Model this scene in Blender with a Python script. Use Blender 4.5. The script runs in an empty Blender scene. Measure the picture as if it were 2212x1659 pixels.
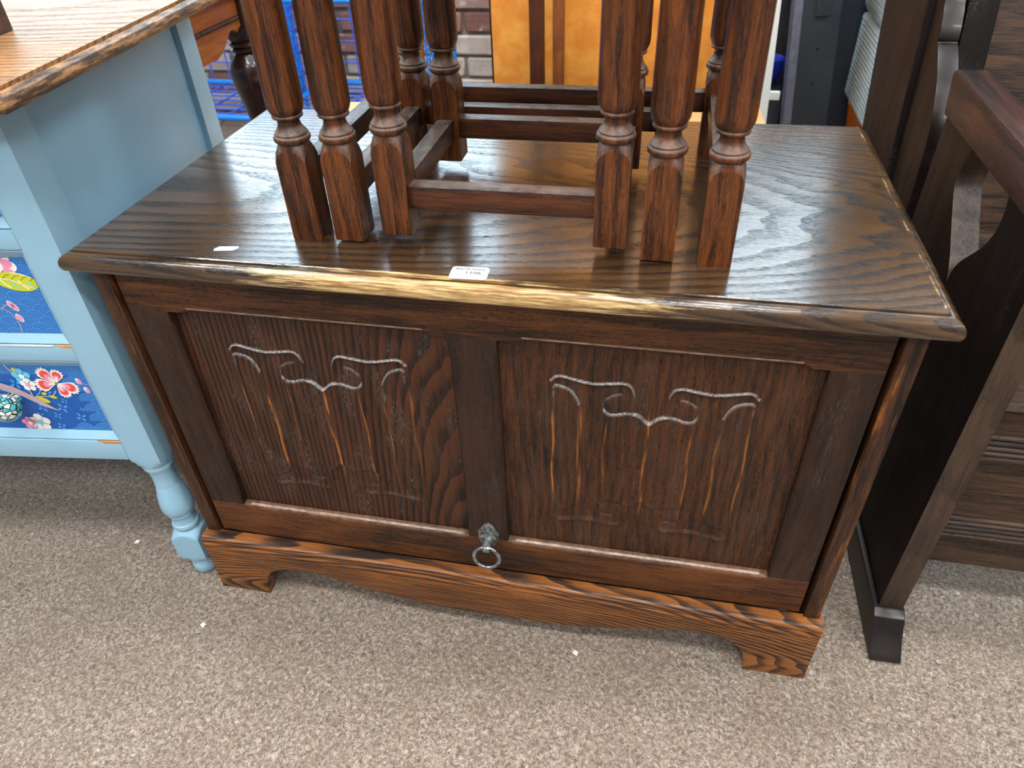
import bpy, bmesh, math, random
import numpy as np
from mathutils import Vector, Matrix, geometry
sc = bpy.context.scene
COL = sc.collection
random.seed(7)
PI = math.pi

# ------------------------------------------------------------------ camera, world, lights, exposure
cam = bpy.data.cameras.new('camera')
cam.sensor_fit = 'HORIZONTAL'; cam.sensor_width = 36.0
cam.lens = 1552.07 * 36.0 / 2212.0
cam.clip_start = 0.01
cam.dof.use_dof = True; cam.dof.focus_distance = 0.95; cam.dof.aperture_fstop = 6.5
cam_o = bpy.data.objects.new('camera', cam); COL.objects.link(cam_o)
CR = [[0.9795926634761765, -0.09693183750474293, 0.17607507643503803],
      [0.19793164541917063, 0.6175422141017581, -0.7612257730423729],
      [-0.03494677961286404, 0.7805420121173828, 0.6241257004117339]]
CP = (0.1839405627648019, -0.5904063429345313, 0.9623943508050167)
cam_o.matrix_world = Matrix([CR[i] + [CP[i]] for i in range(3)] + [[0, 0, 0, 1]])
sc.camera = cam_o

world = bpy.data.worlds.new('world'); sc.world = world; world.use_nodes = True
bg = world.node_tree.nodes['Background']
bg.inputs[0].default_value = (0.80, 0.90, 1.0, 1); bg.inputs[1].default_value = 0.32
sc.view_settings.view_transform = 'Standard'; sc.view_settings.look = 'None'
sc.view_settings.exposure = 0.35; sc.view_settings.gamma = 1.0
sc.view_settings.use_curve_mapping = False
LAMP_STRENGTH = 36.0
WINDOW_STRENGTH = 4.3

# ------------------------------------------------------------------ helpers
def lin(r, g, b):
    f = lambda c: (c / 255.0) / 12.92 if c / 255.0 <= 0.04045 else ((c / 255.0 + 0.055) / 1.055) ** 2.4
    return (f(r), f(g), f(b), 1.0)

def finish(me, smooth=28):
    if smooth:
        me.polygons.foreach_set('use_smooth', [True] * len(me.polygons))
        me.set_sharp_from_angle(angle=math.radians(smooth))
    me.update()

def thing(name, label, cat, loc=(0, 0, 0), rz=0.0, group=None):
    o = bpy.data.objects.new(name, None); COL.objects.link(o)
    o.location = loc; o.rotation_euler = (0, 0, rz); o.empty_display_size = 0.05
    o['label'] = label; o['category'] = cat
    if group: o['group'] = group
    return o

def link(name, me, parent=None, label=None):
    o = bpy.data.objects.new(name, me); COL.objects.link(o)
    if parent is not None: o.parent = parent
    if label: o['label'] = label
    return o

def part(name, bm, mats, parent=None, label=None, smooth=28):
    me = bpy.data.meshes.new(name)
    bmesh.ops.recalc_face_normals(bm, faces=bm.faces[:])
    bm.to_mesh(me); bm.free()
    for m in (mats if isinstance(mats, (list, tuple)) else [mats]): me.materials.append(m)
    finish(me, smooth)
    return link(name, me, parent, label)

def tag(o, label, cat, group=None):
    o['label'] = label; o['category'] = cat
    if group: o['group'] = group
    return o

def bevel(bm, w, seg=2, ang=30):
    es = [e for e in bm.edges if len(e.link_faces) == 2 and e.calc_face_angle(0) > math.radians(ang)]
    if w > 0 and es:
        bmesh.ops.bevel(bm, geom=es, offset=w, segments=seg, affect='EDGES', profile=0.6, clamp_overlap=True)

def box(lo, hi, w=0.0015, seg=2, bm=None):
    own = bm is None
    t = bmesh.new()
    bmesh.ops.create_cube(t, size=1.0)
    for v in t.verts:
        v.co = Vector([(lo[i] + hi[i]) / 2 + v.co[i] * (hi[i] - lo[i]) for i in range(3)])
    bevel(t, w, seg)
    return merge(bm, t)

def merge(bm, t):
    if bm is None: return t
    me = bpy.data.meshes.new('tmp'); t.to_mesh(me); t.free(); bm.from_mesh(me); bpy.data.meshes.remove(me)
    return bm

def prism(poly, axis, a, b, holes=(), w=0.0, bm=None, seg=2):
    """extrude a 2D polygon (in the two other axes, in order) along axis from a to b"""
    t = bmesh.new()
    loops = [list(poly)] + [list(h) for h in holes]
    def P(p, k):
        if axis == 0: return Vector((k, p[0], p[1]))
        if axis == 1: return Vector((p[0], k, p[1]))
        return Vector((p[0], p[1], k))
    if holes:
        flat = [Vector((p[0], p[1], 0)) for l in loops for p in l]
        tris = geometry.tessellate_polygon([[Vector((p[0], p[1], 0)) for p in l] for l in loops])
        va = [t.verts.new(P(p, a)) for p in flat]; vb = [t.verts.new(P(p, b)) for p in flat]
        for tr in tris:
            t.faces.new([va[i] for i in tr]); t.faces.new([vb[i] for i in reversed(tr)])
        k = 0
        for l in loops:
            n = len(l)
            for i in range(n):
                j = (i + 1) % n
                t.faces.new([va[k + i], va[k + j], vb[k + j], vb[k + i]])
            k += n
        bmesh.ops.recalc_face_normals(t, faces=t.faces[:])
    else:
        va = [t.verts.new(P(p, a)) for p in poly]; vb = [t.verts.new(P(p, b)) for p in poly]
        t.faces.new(va); t.faces.new(list(reversed(vb)))
        n = len(poly)
        for i in range(n):
            j = (i + 1) % n
            t.faces.new([va[i], va[j], vb[j], vb[i]])
        bmesh.ops.recalc_face_normals(t, faces=t.faces[:])
    bevel(t, w, seg)
    return merge(bm, t)

def radial(rings, c=(0, 0), seg=32, hw=None, axis=2, bm=None):
    """generalised lathe: rings = (z, R, square) ; square=True cuts by the square section of half width hw"""
    t = bmesh.new(); L = []
    for z, r, sq in rings:
        ring = []
        for i in range(seg):
            th = 2 * PI * (i + 0.0) / seg
            rr = r
            if sq and hw:
                m = max(abs(math.cos(th)), abs(math.sin(th)))
                rr = min(r, hw / m)
            if callable(z):
                zv, rr = z(th)
            else: zv = z
            x, y = rr * math.cos(th), rr * math.sin(th)
            if axis == 2: co = (c[0] + x, c[1] + y, zv)
            elif axis == 1: co = (c[0] + x, z, c[1] + y)
            else: co = (z, c[0] + x, c[1] + y)
            ring.append(t.verts.new(co))
        L.append(ring)
    for a, b in zip(L[:-1], L[1:]):
        for i in range(seg):
            j = (i + 1) % seg
            t.faces.new([a[i], a[j], b[j], b[i]])
    t.faces.new(list(reversed(L[0]))); t.faces.new(L[-1])
    bmesh.ops.recalc_face_normals(t, faces=t.faces[:])
    return merge(bm, t)

def curve_pts(keys, n=40):
    """smooth resample (Catmull-Rom) of (z, r) keys"""
    out = []
    K = [keys[0]] + list(keys) + [keys[-1]]
    for i in range(1, len(K) - 2):
        p0, p1, p2, p3 = K[i - 1], K[i], K[i + 1], K[i + 2]
        m = max(2, n // (len(keys) - 1))
        for s in range(m):
            u = s / m
            out.append(tuple(0.5 * ((2 * p1[d]) + (-p0[d] + p2[d]) * u + (2 * p0[d] - 5 * p1[d] + 4 * p2[d] - p3[d]) * u * u
                       + (-p0[d] + 3 * p1[d] - 3 * p2[d] + p3[d]) * u ** 3) for d in range(len(p1))))
    out.append(tuple(keys[-1]))
    return out

def tube(pts, r, seg=6, bm=None, closed=False):
    t = bmesh.new(); rings = []
    n = len(pts)
    for i, p in enumerate(pts):
        p = Vector(p)
        a = Vector(pts[(i - 1) % n]) if (closed or i > 0) else p
        b = Vector(pts[(i + 1) % n]) if (closed or i < n - 1) else p
        d = (b - a).normalized()
        up = Vector((0, 0, 1)) if abs(d.z) < 0.9 else Vector((1, 0, 0))
        u = d.cross(up).normalized(); v = d.cross(u)
        rings.append([t.verts.new(p + u * (r * math.cos(2 * PI * k / seg)) + v * (r * math.sin(2 * PI * k / seg))) for k in range(seg)])
    for i in range(n if closed else n - 1):
        A, B = rings[i], rings[(i + 1) % n]
        for k in range(seg):
            t.faces.new([A[k], A[(k + 1) % seg], B[(k + 1) % seg], B[k]])
    if not closed:
        t.faces.new(rings[0]); t.faces.new(list(reversed(rings[-1])))
    bmesh.ops.recalc_face_normals(t, faces=t.faces[:])
    return merge(bm, t)

def dup(root, name_loc, label, group=None):
    r = root.copy(); COL.objects.link(r); r.location = name_loc; r['label'] = label
    if group: r['group'] = group
    for ch in root.children:
        c = ch.copy(); COL.objects.link(c); c.parent = r
    return r

# ------------------------------------------------------------------ materials
class NT:
    def __init__(s, name):
        s.m = bpy.data.materials.new(name); s.m.use_nodes = True
        s.t = s.m.node_tree; s.b = s.t.nodes['Principled BSDF']
    def n(s, typ, **kw):
        x = s.t.nodes.new(typ)
        for k, v in kw.items(): setattr(x, k, v)
        return x
    def put(s, sock, v):
        if isinstance(v, bpy.types.NodeSocket): s.t.links.new(v, sock)
        else: sock.default_value = v
    def math(s, op, a, b=0.0, c=None, clamp=False):
        x = s.n('ShaderNodeMath', operation=op); x.use_clamp = clamp
        s.put(x.inputs[0], a); s.put(x.inputs[1], b)
        if c is not None: s.put(x.inputs[2], c)
        return x.outputs[0]
    def mix(s, f, a, b, blend='MIX'):
        x = s.n('ShaderNodeMix', data_type='RGBA', blend_type=blend)
        s.put(x.inputs[0], f); s.put(x.inputs[6], a); s.put(x.inputs[7], b)
        return x.outputs[2]
    def ramp(s, f, stops, interp='LINEAR'):
        x = s.n('ShaderNodeValToRGB'); cr = x.color_ramp; cr.interpolation = interp
        while len(cr.elements) < len(stops): cr.elements.new(0.5)
        for e, (p, c) in zip(cr.elements, stops):
            e.position = p; e.color = c if len(c) == 4 else (*c, 1)
        s.put(x.inputs[0], f); return x.outputs[0]
    def smooth(s, v, a, b):
        x = s.n('ShaderNodeMapRange', interpolation_type='SMOOTHSTEP')
        s.put(x.inputs[0], v); x.inputs[1].default_value = a; x.inputs[2].default_value = b
        return x.outputs[0]
    def noise(s, vec, scale=1.0, detail=2.0, rough=0.5, dist=0.0):
        x = s.n('ShaderNodeTexNoise'); s.put(x.inputs['Vector'], vec)
        x.inputs['Scale'].default_value = scale; x.inputs['Detail'].default_value = detail
        x.inputs['Roughness'].default_value = rough; x.inputs['Distortion'].default_value = dist
        return x.outputs[0]
    def comb(s, a, b, c):
        x = s.n('ShaderNodeCombineXYZ'); s.put(x.inputs[0], a); s.put(x.inputs[1], b); s.put(x.inputs[2], c); return x.outputs[0]
    def bump(s, h, strength, dist, normal=None):
        x = s.n('ShaderNodeBump'); x.inputs['Strength'].default_value = strength; x.inputs['Distance'].default_value = dist
        s.put(x.inputs['Height'], h)
        if normal is not None: s.put(x.inputs['Normal'], normal)
        return x.outputs[0]
    def out(s, **kw):
        for k, v in kw.items(): s.put(s.b.inputs[k.replace('_', ' ')], v)
        return s.m

def plain(name, col, rough=0.5, metal=0.0, spec=0.5, var=0.0, vscale=40.0, coat=0.0):
    N = NT(name)
    c = col
    if var:
        co = N.n('ShaderNodeTexCoord').outputs['Object']
        f = N.noise(co, vscale, 4, 0.6)
        c = N.mix(N.smooth(f, 0.35, 0.7), tuple(x * (1 - var) for x in col[:3]) + (1,), col)
    N.out(Base_Color=c, Roughness=rough, Metallic=metal)
    N.b.inputs['Specular IOR Level'].default_value = spec
    N.b.inputs['Coat Weight'].default_value = coat
    return N.m

def wood(name, dark, light, pore, axis='X', c=(0.0, 0.05), k=60.0, tilt=0.12, ringamt=0.5, famt=0.45, poreamt=0.6, mamt=0.45,
         rough=0.3, coat=0.0, dust=None, wear=None, spec=0.35, blotch=0.35, band=(0.0, 0.3, 0.55), rnd=0.0, bumpd=0.00025, attr=None,
         warp=0.03, streak=None, fs=1.0, greypore=0.0):
    """plain-sawn open-pored timber: growth rings about a tilted heart, mid streaks, fibres, pores"""
    N = NT(name)
    co = N.n('ShaderNodeTexCoord').outputs['Object']
    if rnd:
        oi = N.n('ShaderNodeObjectInfo').outputs['Random']
        va = N.n('ShaderNodeVectorMath', operation='ADD'); N.put(va.inputs[0], co)
        N.put(va.inputs[1], N.comb(N.math('MULTIPLY', oi, rnd), N.math('MULTIPLY', oi, rnd * 1.7), N.math('MULTIPLY', oi, rnd * 0.6)))
        co2 = va.outputs[0]
    else: co2 = co
    sp = N.n('ShaderNodeSeparateXYZ'); N.put(sp.inputs[0], co2)
    x, y, z = sp.outputs
    A, B, Cc = {'X': (x, y, z), 'XZ': (x, z, y), 'Y': (y, x, z), 'Z': (z, x, y)}[axis]
    sv = lambda a, b: N.comb(N.math('MULTIPLY', A, a), N.math('MULTIPLY', B, b), N.math('MULTIPLY', Cc, b))
    w = N.math('SUBTRACT', N.noise(sv(2.5, 7.0), 1.0, 3, 0.55), 0.5)
    w2 = N.math('SUBTRACT', N.noise(sv(10.0, 70.0), 1.0, 2, 0.5), 0.5)
    bb = N.math('ADD', N.math('SUBTRACT', B, c[0]), N.math('MULTIPLY', w, warp))
    cc = N.math('ADD', N.math('ADD', N.math('MULTIPLY', A, tilt), c[1]), N.math('MULTIPLY', w, warp * 1.6))
    r = N.math('SQRT', N.math('ADD', N.math('ADD', N.math('MULTIPLY', bb, bb), N.math('MULTIPLY', cc, cc)), N.math('MULTIPLY', Cc, N.math('MULTIPLY', Cc, 0.4))))
    r = N.math('ADD', N.math('MULTIPLY', r, k), N.math('MULTIPLY', w2, 0.5))
    s = N.math('FRACT', r)
    ring = N.ramp(s, [(0.0, (1, 1, 1)), (0.06, (0.0, 0.0, 0.0)), (max(0.1, band[1]), (0.1, 0.1, 0.1)), (band[2], (0.75, 0.75, 0.75)), (1.0, (1, 1, 1))])
    mid = N.smooth(N.noise(sv(7.0 * fs, 110.0 * fs), 1.0, 3, 0.6), 0.33, 0.67)
    fib = N.smooth(N.noise(sv(20.0 * fs, 480.0 * fs), 1.0, 3, 0.65), 0.33, 0.67)
    por = N.noise(sv(95.0 * fs, 800.0 * fs), 1.0, 2, 0.5)
    bl = N.smooth(N.noise(sv(4.0, 14.0), 1.0, 3, 0.6), 0.3, 0.7)
    f = N.math('MULTIPLY_ADD', N.math('SUBTRACT', ring, 0.6), ringamt, 0.5)
    for src, amt in ((mid, mamt), (fib, famt), (bl, blotch)):
        f = N.math('MULTIPLY_ADD', N.math('SUBTRACT', src, 0.5), amt, f)
    f = N.math('ADD', f, 0.0, clamp=True)
    col = N.mix(f, dark, light)
    if streak:
        sk = N.noise(sv(5.0, 70.0), 1.0, 3, 0.6)
        col = N.mix(N.math('MULTIPLY', N.smooth(sk, 0.58, 0.68), 0.8), col, streak)
    pm = N.smooth(por, 0.53, 0.63)
    ringinv = N.math('SUBTRACT', 1.2, N.math('MULTIPLY', ring, min(1.0, ringamt + 0.35)))
    pm = N.math('MULTIPLY', N.math('MULTIPLY', pm, ringinv), poreamt, clamp=True)
    pc = pore
    if greypore:
        gp = N.noise(sv(12.0, 40.0), 1.0, 3, 0.6)
        pc = N.mix(N.math('MULTIPLY', N.smooth(gp, 0.48, 0.66), greypore), pore, lin(132, 126, 122))
    col = N.mix(pm, col, pc)
    rg = N.math('ADD', N.math('MULTIPLY', N.math('SUBTRACT', 1.0, f), 0.10), rough - 0.04)
    rg = N.math('ADD', rg, N.math('MULTIPLY', pm, 0.25))
    if attr:
        at = N.n('ShaderNodeAttribute', attribute_name='wear').outputs['Fac']
        wn = N.noise(sv(25.0, 400.0), 1.0, 3, 0.6)
        col = N.mix(N.math('MULTIPLY', at, N.smooth(wn, 0.36, 0.62)), col, attr)
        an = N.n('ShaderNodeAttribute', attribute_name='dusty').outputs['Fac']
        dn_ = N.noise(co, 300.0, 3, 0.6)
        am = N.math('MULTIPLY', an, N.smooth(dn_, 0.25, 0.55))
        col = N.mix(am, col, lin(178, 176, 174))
    if wear:
        col, rg = wear(N, co, col, rg, A, B, Cc)
    if dust:
        g = N.n('ShaderNodeNewGeometry').outputs['Normal']
        sg = N.n('ShaderNodeSeparateXYZ'); N.put(sg.inputs[0], g)
        dn = N.noise(co, 70, 4, 0.65)
        dm = N.math('MULTIPLY', N.smooth(sg.outputs[2], dust[2] if len(dust) > 2 else 0.30, dust[3] if len(dust) > 2 else 0.85), N.smooth(dn, 0.25, 0.7))
        dm = N.math('MULTIPLY', dm, dust[1])
        col = N.mix(dm, col, dust[0]); rg = N.math('ADD', rg, N.math('MULTIPLY', dm, 0.3))
    h = N.math('SUBTRACT', N.math('MULTIPLY', fib, 0.35), N.math('MULTIPLY', pm, 1.0))
    h = N.math('ADD', h, N.math('MULTIPLY', ring, 0.35 * ringamt))
    bn = N.bump(h, 0.8, bumpd)
    N.out(Base_Color=col, Roughness=rg, Normal=bn)
    cw = N.math('MULTIPLY', N.math('MULTIPLY_ADD', ring, 0.6 * min(1.0, ringamt), 1.0 - 0.6 * min(1.0, ringamt)), N.math('MULTIPLY_ADD', pm, -0.7, 1.0))
    if coat: N.put(N.b.inputs['Coat Weight'], N.math('MULTIPLY', cw, coat, clamp=True))
    N.b.inputs['Coat Roughness'].default_value = max(0.08, rough * 0.6)
    N.put(N.b.inputs['Coat Normal'], bn)
    N.b.inputs['Specular IOR Level'].default_value = spec
    return N.m

def lid_wear(N, co, col, rg, A, B, Cc):
    # bare pale wood where hands have rubbed the front moulding of the lid
    sp = N.n('ShaderNodeSeparateXYZ'); N.put(sp.inputs[0], co)
    x, y, z = sp.outputs
    v = lambda a, b, c: N.comb(N.math('MULTIPLY', x, a), N.math('MULTIPLY', y, b), N.math('MULTIPLY', z, c))
    n1 = N.noise(v(7.0, 90.0, 90.0), 1.0, 4, 0.65); n2 = N.noise(v(22.0, 420.0, 420.0), 1.0, 5, 0.7)
    nz = N.math('MULTIPLY_ADD', n2, 0.55, N.math('MULTIPLY', n1, 0.45))
    span = N.math('MULTIPLY', N.smooth(x, -0.46, -0.06), N.math('SUBTRACT', 1.0, N.smooth(x, 0.02, 0.42)))
    fr = N.math('SUBTRACT', 1.0, N.smooth(y, 0.006, 0.017))
    gv = N.math('MULTIPLY', N.smooth(y, 0.0035, 0.005), N.math('SUBTRACT', 1.0, N.smooth(y, 0.0068, 0.0080)))   # the bead behind the nose keeps its stain
    m = N.math('MULTIPLY', N.math('MULTIPLY', span, fr), N.math('SUBTRACT', 1.0, N.math('MULTIPLY', gv, 0.45)))
    m = N.smooth(N.math('ADD', N.math('MULTIPLY', m, 0.60), N.math('MULTIPLY', nz, 0.95)), 0.82, 0.97)
    # thin worn arrises along the mouldings of both ends
    ne = N.smooth(N.noise(v(260.0, 26.0, 260.0), 1.0, 4, 0.7), 0.47, 0.60)
    e = N.math('MULTIPLY', N.smooth(x, 0.4428, 0.4442), N.math('SUBTRACT', 1.0, N.smooth(x, 0.4456, 0.4468)))
    e = N.math('MULTIPLY', e, N.smooth(y, 0.014, 0.02))
    m = N.math('MAXIMUM', m, N.math('MULTIPLY', N.math('MULTIPLY', e, ne), 0.55))
    tone = N.mix(N.smooth(n2, 0.40, 0.66), lin(150, 104, 54), lin(246, 216, 150))
    return N.mix(m, col, tone), N.math('ADD', rg, N.math('MULTIPLY', m, 0.15))

def top_wear(N, co, col, rg, A, B, Cc):
    sp = N.n('ShaderNodeSeparateXYZ'); N.put(sp.inputs[0], co)
    x, y, z = sp.outputs
    nz = N.noise(N.comb(N.math('MULTIPLY', x, 110.0), N.math('MULTIPLY', y, 22.0), N.math('MULTIPLY', z, 170.0)), 1.0, 5, 0.7)
    e = N.math('MAXIMUM', N.smooth(x, 0.0405, 0.0425), N.math('SUBTRACT', 1.0, N.smooth(y, -0.0375, -0.0355)))
    d = N.mix(N.smooth(nz, 0.40, 0.72), lin(62, 46, 36), lin(182, 136, 88))
    return N.mix(e, col, d), rg

DUST = lin(150, 140, 132)
BLACKP = lin(24, 16, 13)
M = {}
M['lid'] = wood('lid_oak', lin(36, 25, 18), lin(92, 64, 34), lin(30, 22, 18), 'X', c=(0.19, 0.11), k=190, tilt=0.22, ringamt=0.65, famt=0.25, mamt=0.25,
                poreamt=0.6, rough=0.19, coat=1.0, spec=0.5, wear=lid_wear, blotch=0.4, bumpd=0.00012, warp=0.06, fs=1.4)
M['worn'] = plain('worn_arris_highlight', lin(176, 146, 126), 0.28, var=0.55, vscale=90)  # worn edge; the pale tone paints in the highlight along the rail chamfers
M['rail'] = wood('door_rail_oak', lin(30, 15, 8), lin(112, 64, 27), lin(18, 9, 6), 'XZ', c=(0.1, 0.3), k=50, tilt=0.02, ringamt=0.2, famt=0.6, mamt=0.3, blotch=0.6,
                 poreamt=0.9, rough=0.36, dust=(lin(158, 136, 118), 0.38), fs=1.5)
M['stile'] = wood('stile_oak', lin(26, 16, 12), lin(62, 38, 25), lin(16, 10, 9), 'Z', c=(0.1, 0.3), k=60, tilt=0.02, ringamt=0.2, famt=0.4, mamt=0.4,
                  poreamt=0.7, rough=0.36, greypore=0.3, fs=1.4)
M['panel_a'] = wood('carved_panel_oak', lin(27, 17, 13), lin(82, 45, 23), lin(20, 16, 15), 'Z', c=(-0.03, 0.05), k=150, tilt=0.10, ringamt=0.75, famt=0.25, mamt=0.45,
                    poreamt=0.9, rough=0.38, attr=lin(206, 124, 52), greypore=0.75, blotch=0.3, fs=1.4)
M['panel_b'] = wood('carved_panel_straight_oak', lin(29, 17, 11), lin(90, 52, 26), lin(20, 12, 10), 'Z', c=(-0.15, 0.3), k=110, tilt=0.02, ringamt=0.25, famt=0.5, mamt=0.4,
                    poreamt=0.9, rough=0.38, attr=lin(206, 124, 52), greypore=0.35, fs=1.5)
M['plinth'] = wood('plinth_oak', lin(34, 20, 13), lin(164, 100, 44), lin(36, 21, 13), 'XZ', c=(0.015, 0.022), k=210, tilt=0.16, ringamt=0.75, famt=0.25, mamt=0.3,
                   poreamt=0.5, rough=0.32, spec=0.5, blotch=0.35, warp=0.022, fs=1.3)
M['side'] = wood('side_oak', lin(28, 17, 12), lin(88, 53, 29), lin(22, 13, 10), 'Z', c=(0.1, 0.2), k=60, tilt=0.03, ringamt=0.3, famt=0.5,
                 poreamt=0.7, rough=0.37, streak=lin(164, 98, 44), fs=1.4)
M['leg'] = wood('nest_leg_oak', lin(34, 16, 8), lin(126, 68, 27), lin(22, 11, 7), 'Z', c=(0.08, 0.2), k=85, tilt=0.06, ringamt=0.35, famt=0.55, mamt=0.4, blotch=0.3,
                poreamt=0.75, rough=0.30, coat=0.15, spec=0.4, dust=(DUST, 0.5, 0.16, 0.55), rnd=3.1, fs=1.8)
M['legrail'] = wood('nest_rail_oak', lin(34, 17, 10), lin(104, 56, 27), lin(26, 13, 8), 'XZ', c=(0.1, 0.2), k=85, tilt=0.03, ringamt=0.3, famt=0.5, mamt=0.5,
                    poreamt=0.7, rough=0.30, coat=0.15, dust=(DUST, 0.45), rnd=2.3, fs=1.7)
M['legside'] = wood('nest_side_rail_oak', lin(30, 15, 9), lin(80, 43, 23), lin(24, 13, 8), 'Y', c=(0.1, 0.2), k=85, tilt=0.03, ringamt=0.3, famt=0.5, mamt=0.5,
                    poreamt=0.7, rough=0.30, coat=0.15, dust=(DUST, 0.45), rnd=2.3, fs=1.7)
M['tabletop'] = wood('nest_top_oak', lin(50, 26, 14), lin(110, 62, 30), lin(30, 16, 11), 'X', rough=0.3)
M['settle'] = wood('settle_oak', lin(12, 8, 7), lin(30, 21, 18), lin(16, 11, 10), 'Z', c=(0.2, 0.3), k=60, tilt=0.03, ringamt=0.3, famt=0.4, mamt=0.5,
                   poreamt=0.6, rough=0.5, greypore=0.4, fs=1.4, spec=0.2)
M['settle_x'] = wood('settle_board_oak', lin(28, 20, 16), lin(88, 64, 46), lin(26, 18, 15), 'X', c=(0.3, 0.3), k=70, tilt=0.02, ringamt=0.35, famt=0.5, mamt=0.5,
                     poreamt=0.7, rough=0.40, fs=1.5)
M['settle_y'] = wood('settle_arm_oak', lin(22, 14, 12), lin(84, 52, 43), lin(22, 14, 12), 'Y', c=(0.3, 0.3), k=50, tilt=0.02, ringamt=0.3, famt=0.3, mamt=0.4, blotch=0.8,
                     poreamt=0.5, rough=0.42)
M['settle_scroll'] = plain('settle_polished_edge', lin(34, 22, 18), 0.30, var=0.6, coat=0.08)
M['cabtop'] = wood('cabinet_top_oak', lin(112, 74, 44), lin(196, 146, 94), lin(70, 46, 32), 'X', c=(0.35, 0.2), k=170, tilt=0.05, ringamt=0.4, famt=0.4, mamt=0.4,
                   poreamt=0.6, rough=0.34, coat=0.1, spec=0.2, wear=top_wear, blotch=0.2, fs=1.2)
def mottled(name, a, b, c):
    N = NT(name)
    co = N.n('ShaderNodeTexCoord').outputs['Object']
    f = N.noise(co, 16, 5, 0.65); g = N.noise(co, 5, 3, 0.5)
    col = N.mix(N.smooth(f, 0.35, 0.68), a, b)
    N.out(Base_Color=N.mix(N.math('MULTIPLY', N.smooth(g, 0.55, 0.75), 0.6), col, c), Roughness=0.4)
    return N.m
M['board'] = mottled('birch_board', lin(222, 140, 52), lin(240, 172, 80), lin(206, 122, 44))
M['pine'] = wood('pine_top', lin(206, 150, 96), lin(240, 192, 136), lin(190, 130, 80), 'X', c=(0.2, 0.2), k=40, ringamt=0.4, famt=0.3, poreamt=0.2, rough=0.4)
M['apron'] = wood('apron_veneer', lin(122, 68, 30), lin(170, 104, 52), lin(90, 50, 26), 'Y', c=(0.2, 0.2), k=30, ringamt=0.3, famt=0.3, poreamt=0.3, rough=0.35)
M['darkleg'] = plain('dark_turned_oak', lin(46, 22, 17), 0.3, var=0.4, coat=0.4)
M['boxwood'] = wood('box_walnut', lin(58, 38, 30), lin(98, 68, 54), lin(40, 26, 20), 'X', ringamt=0.3, rough=0.45)
M['darkslat'] = wood('dark_slat', lin(52, 26, 18), lin(84, 44, 28), lin(36, 20, 15), 'Z', ringamt=0.3, rough=0.4)
M['midslat'] = wood('brown_slat', lin(98, 54, 28), lin(140, 84, 46), lin(76, 42, 24), 'Z', ringamt=0.3, rough=0.4)
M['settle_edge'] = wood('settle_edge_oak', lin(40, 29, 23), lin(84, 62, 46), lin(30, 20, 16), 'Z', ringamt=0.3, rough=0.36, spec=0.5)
M['black'] = plain('black_gap', lin(10, 8, 7), 0.8)

def painted(name, base, dirt, rough=0.45):
    N = NT(name)
    co = N.n('ShaderNodeTexCoord').outputs['Object']
    f1 = N.noise(co, 9, 4, 0.6); f2 = N.noise(co, 130, 5, 0.7)
    c = N.mix(N.math('MULTIPLY', N.smooth(f1, 0.42, 0.75), 0.45), base, tuple(x * 0.84 for x in base[:3]) + (1,))
    c = N.mix(N.math('MULTIPLY', N.smooth(f2, 0.66, 0.78), 0.5), c, dirt)
    h = N.noise(co, 260, 3, 0.6)
    N.out(Base_Color=c, Roughness=rough, Normal=N.bump(h, 0.35, 0.0004))
    return N.m
M['blue'] = painted('pale_blue_paint', lin(150, 193, 216), lin(116, 142, 156))
M['blue_side'] = M['blue']
M['bare'] = wood('bare_chipped_wood', lin(190, 130, 76), lin(232, 186, 130), lin(150, 96, 50), 'X', ringamt=0.3, rough=0.6, coat=0)
M['chipwhite'] = plain('chipped_undercoat', lin(226, 230, 226), 0.7)
M['paper0'] = plain('print_blue', lin(14, 92, 178), 0.5)
M['paper1'] = plain('print_wave', lin(78, 156, 226), 0.5)
M['paper2'] = plain('print_white', lin(250, 246, 240), 0.5)
M['paper3'] = plain('print_red', lin(236, 84, 62), 0.5)
M['paper4'] = plain('print_pink', lin(246, 152, 190), 0.5)
M['paper5'] = plain('print_lime', lin(206, 214, 40), 0.5)
M['paper6'] = plain('print_sky', lin(112, 204, 238), 0.5)
M['paper7'] = plain('print_branch', lin(196, 170, 178), 0.5)
M['paper8'] = plain('print_deep', lin(12, 74, 150), 0.5)
M['paper9'] = plain('print_olive', lin(150, 140, 40), 0.5)
PAPER = [M['paper%d' % i] for i in range(10)]
M['cage'] = plain('blue_wire', lin(66, 104, 222), 0.4)
M['cagebright'] = plain('blue_tube', lin(36, 140, 236), 0.4)
M['white'] = plain('white_paint', lin(232, 238, 234), 0.45)
M['blackbox'] = plain('black_board', lin(58, 64, 72), 0.5, var=0.25, vscale=14)
M['tape'] = plain('grey_tape_edge', lin(120, 124, 140), 0.4, var=0.3, vscale=30)
M['brass'] = plain('brass_screw', lin(220, 200, 150), 0.3, metal=1.0)
M['orange'] = plain('varnished_foot', lin(176, 92, 20), 0.2, coat=0.7)
M['bluebit'] = plain('deep_blue_plastic', lin(24, 50, 190), 0.4)
M['label'] = plain('label_paper', lin(244, 252, 252), 0.45)
M['ink'] = plain('label_ink', lin(48, 52, 66), 0.5)
M['inkblue'] = plain('label_blue_ink', lin(58, 84, 130), 0.5)
M['inkgrey'] = plain('label_grey_ink', lin(150, 160, 160), 0.5)
M['fleck'] = plain('paper_fleck', lin(240, 238, 232), 0.7)

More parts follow.
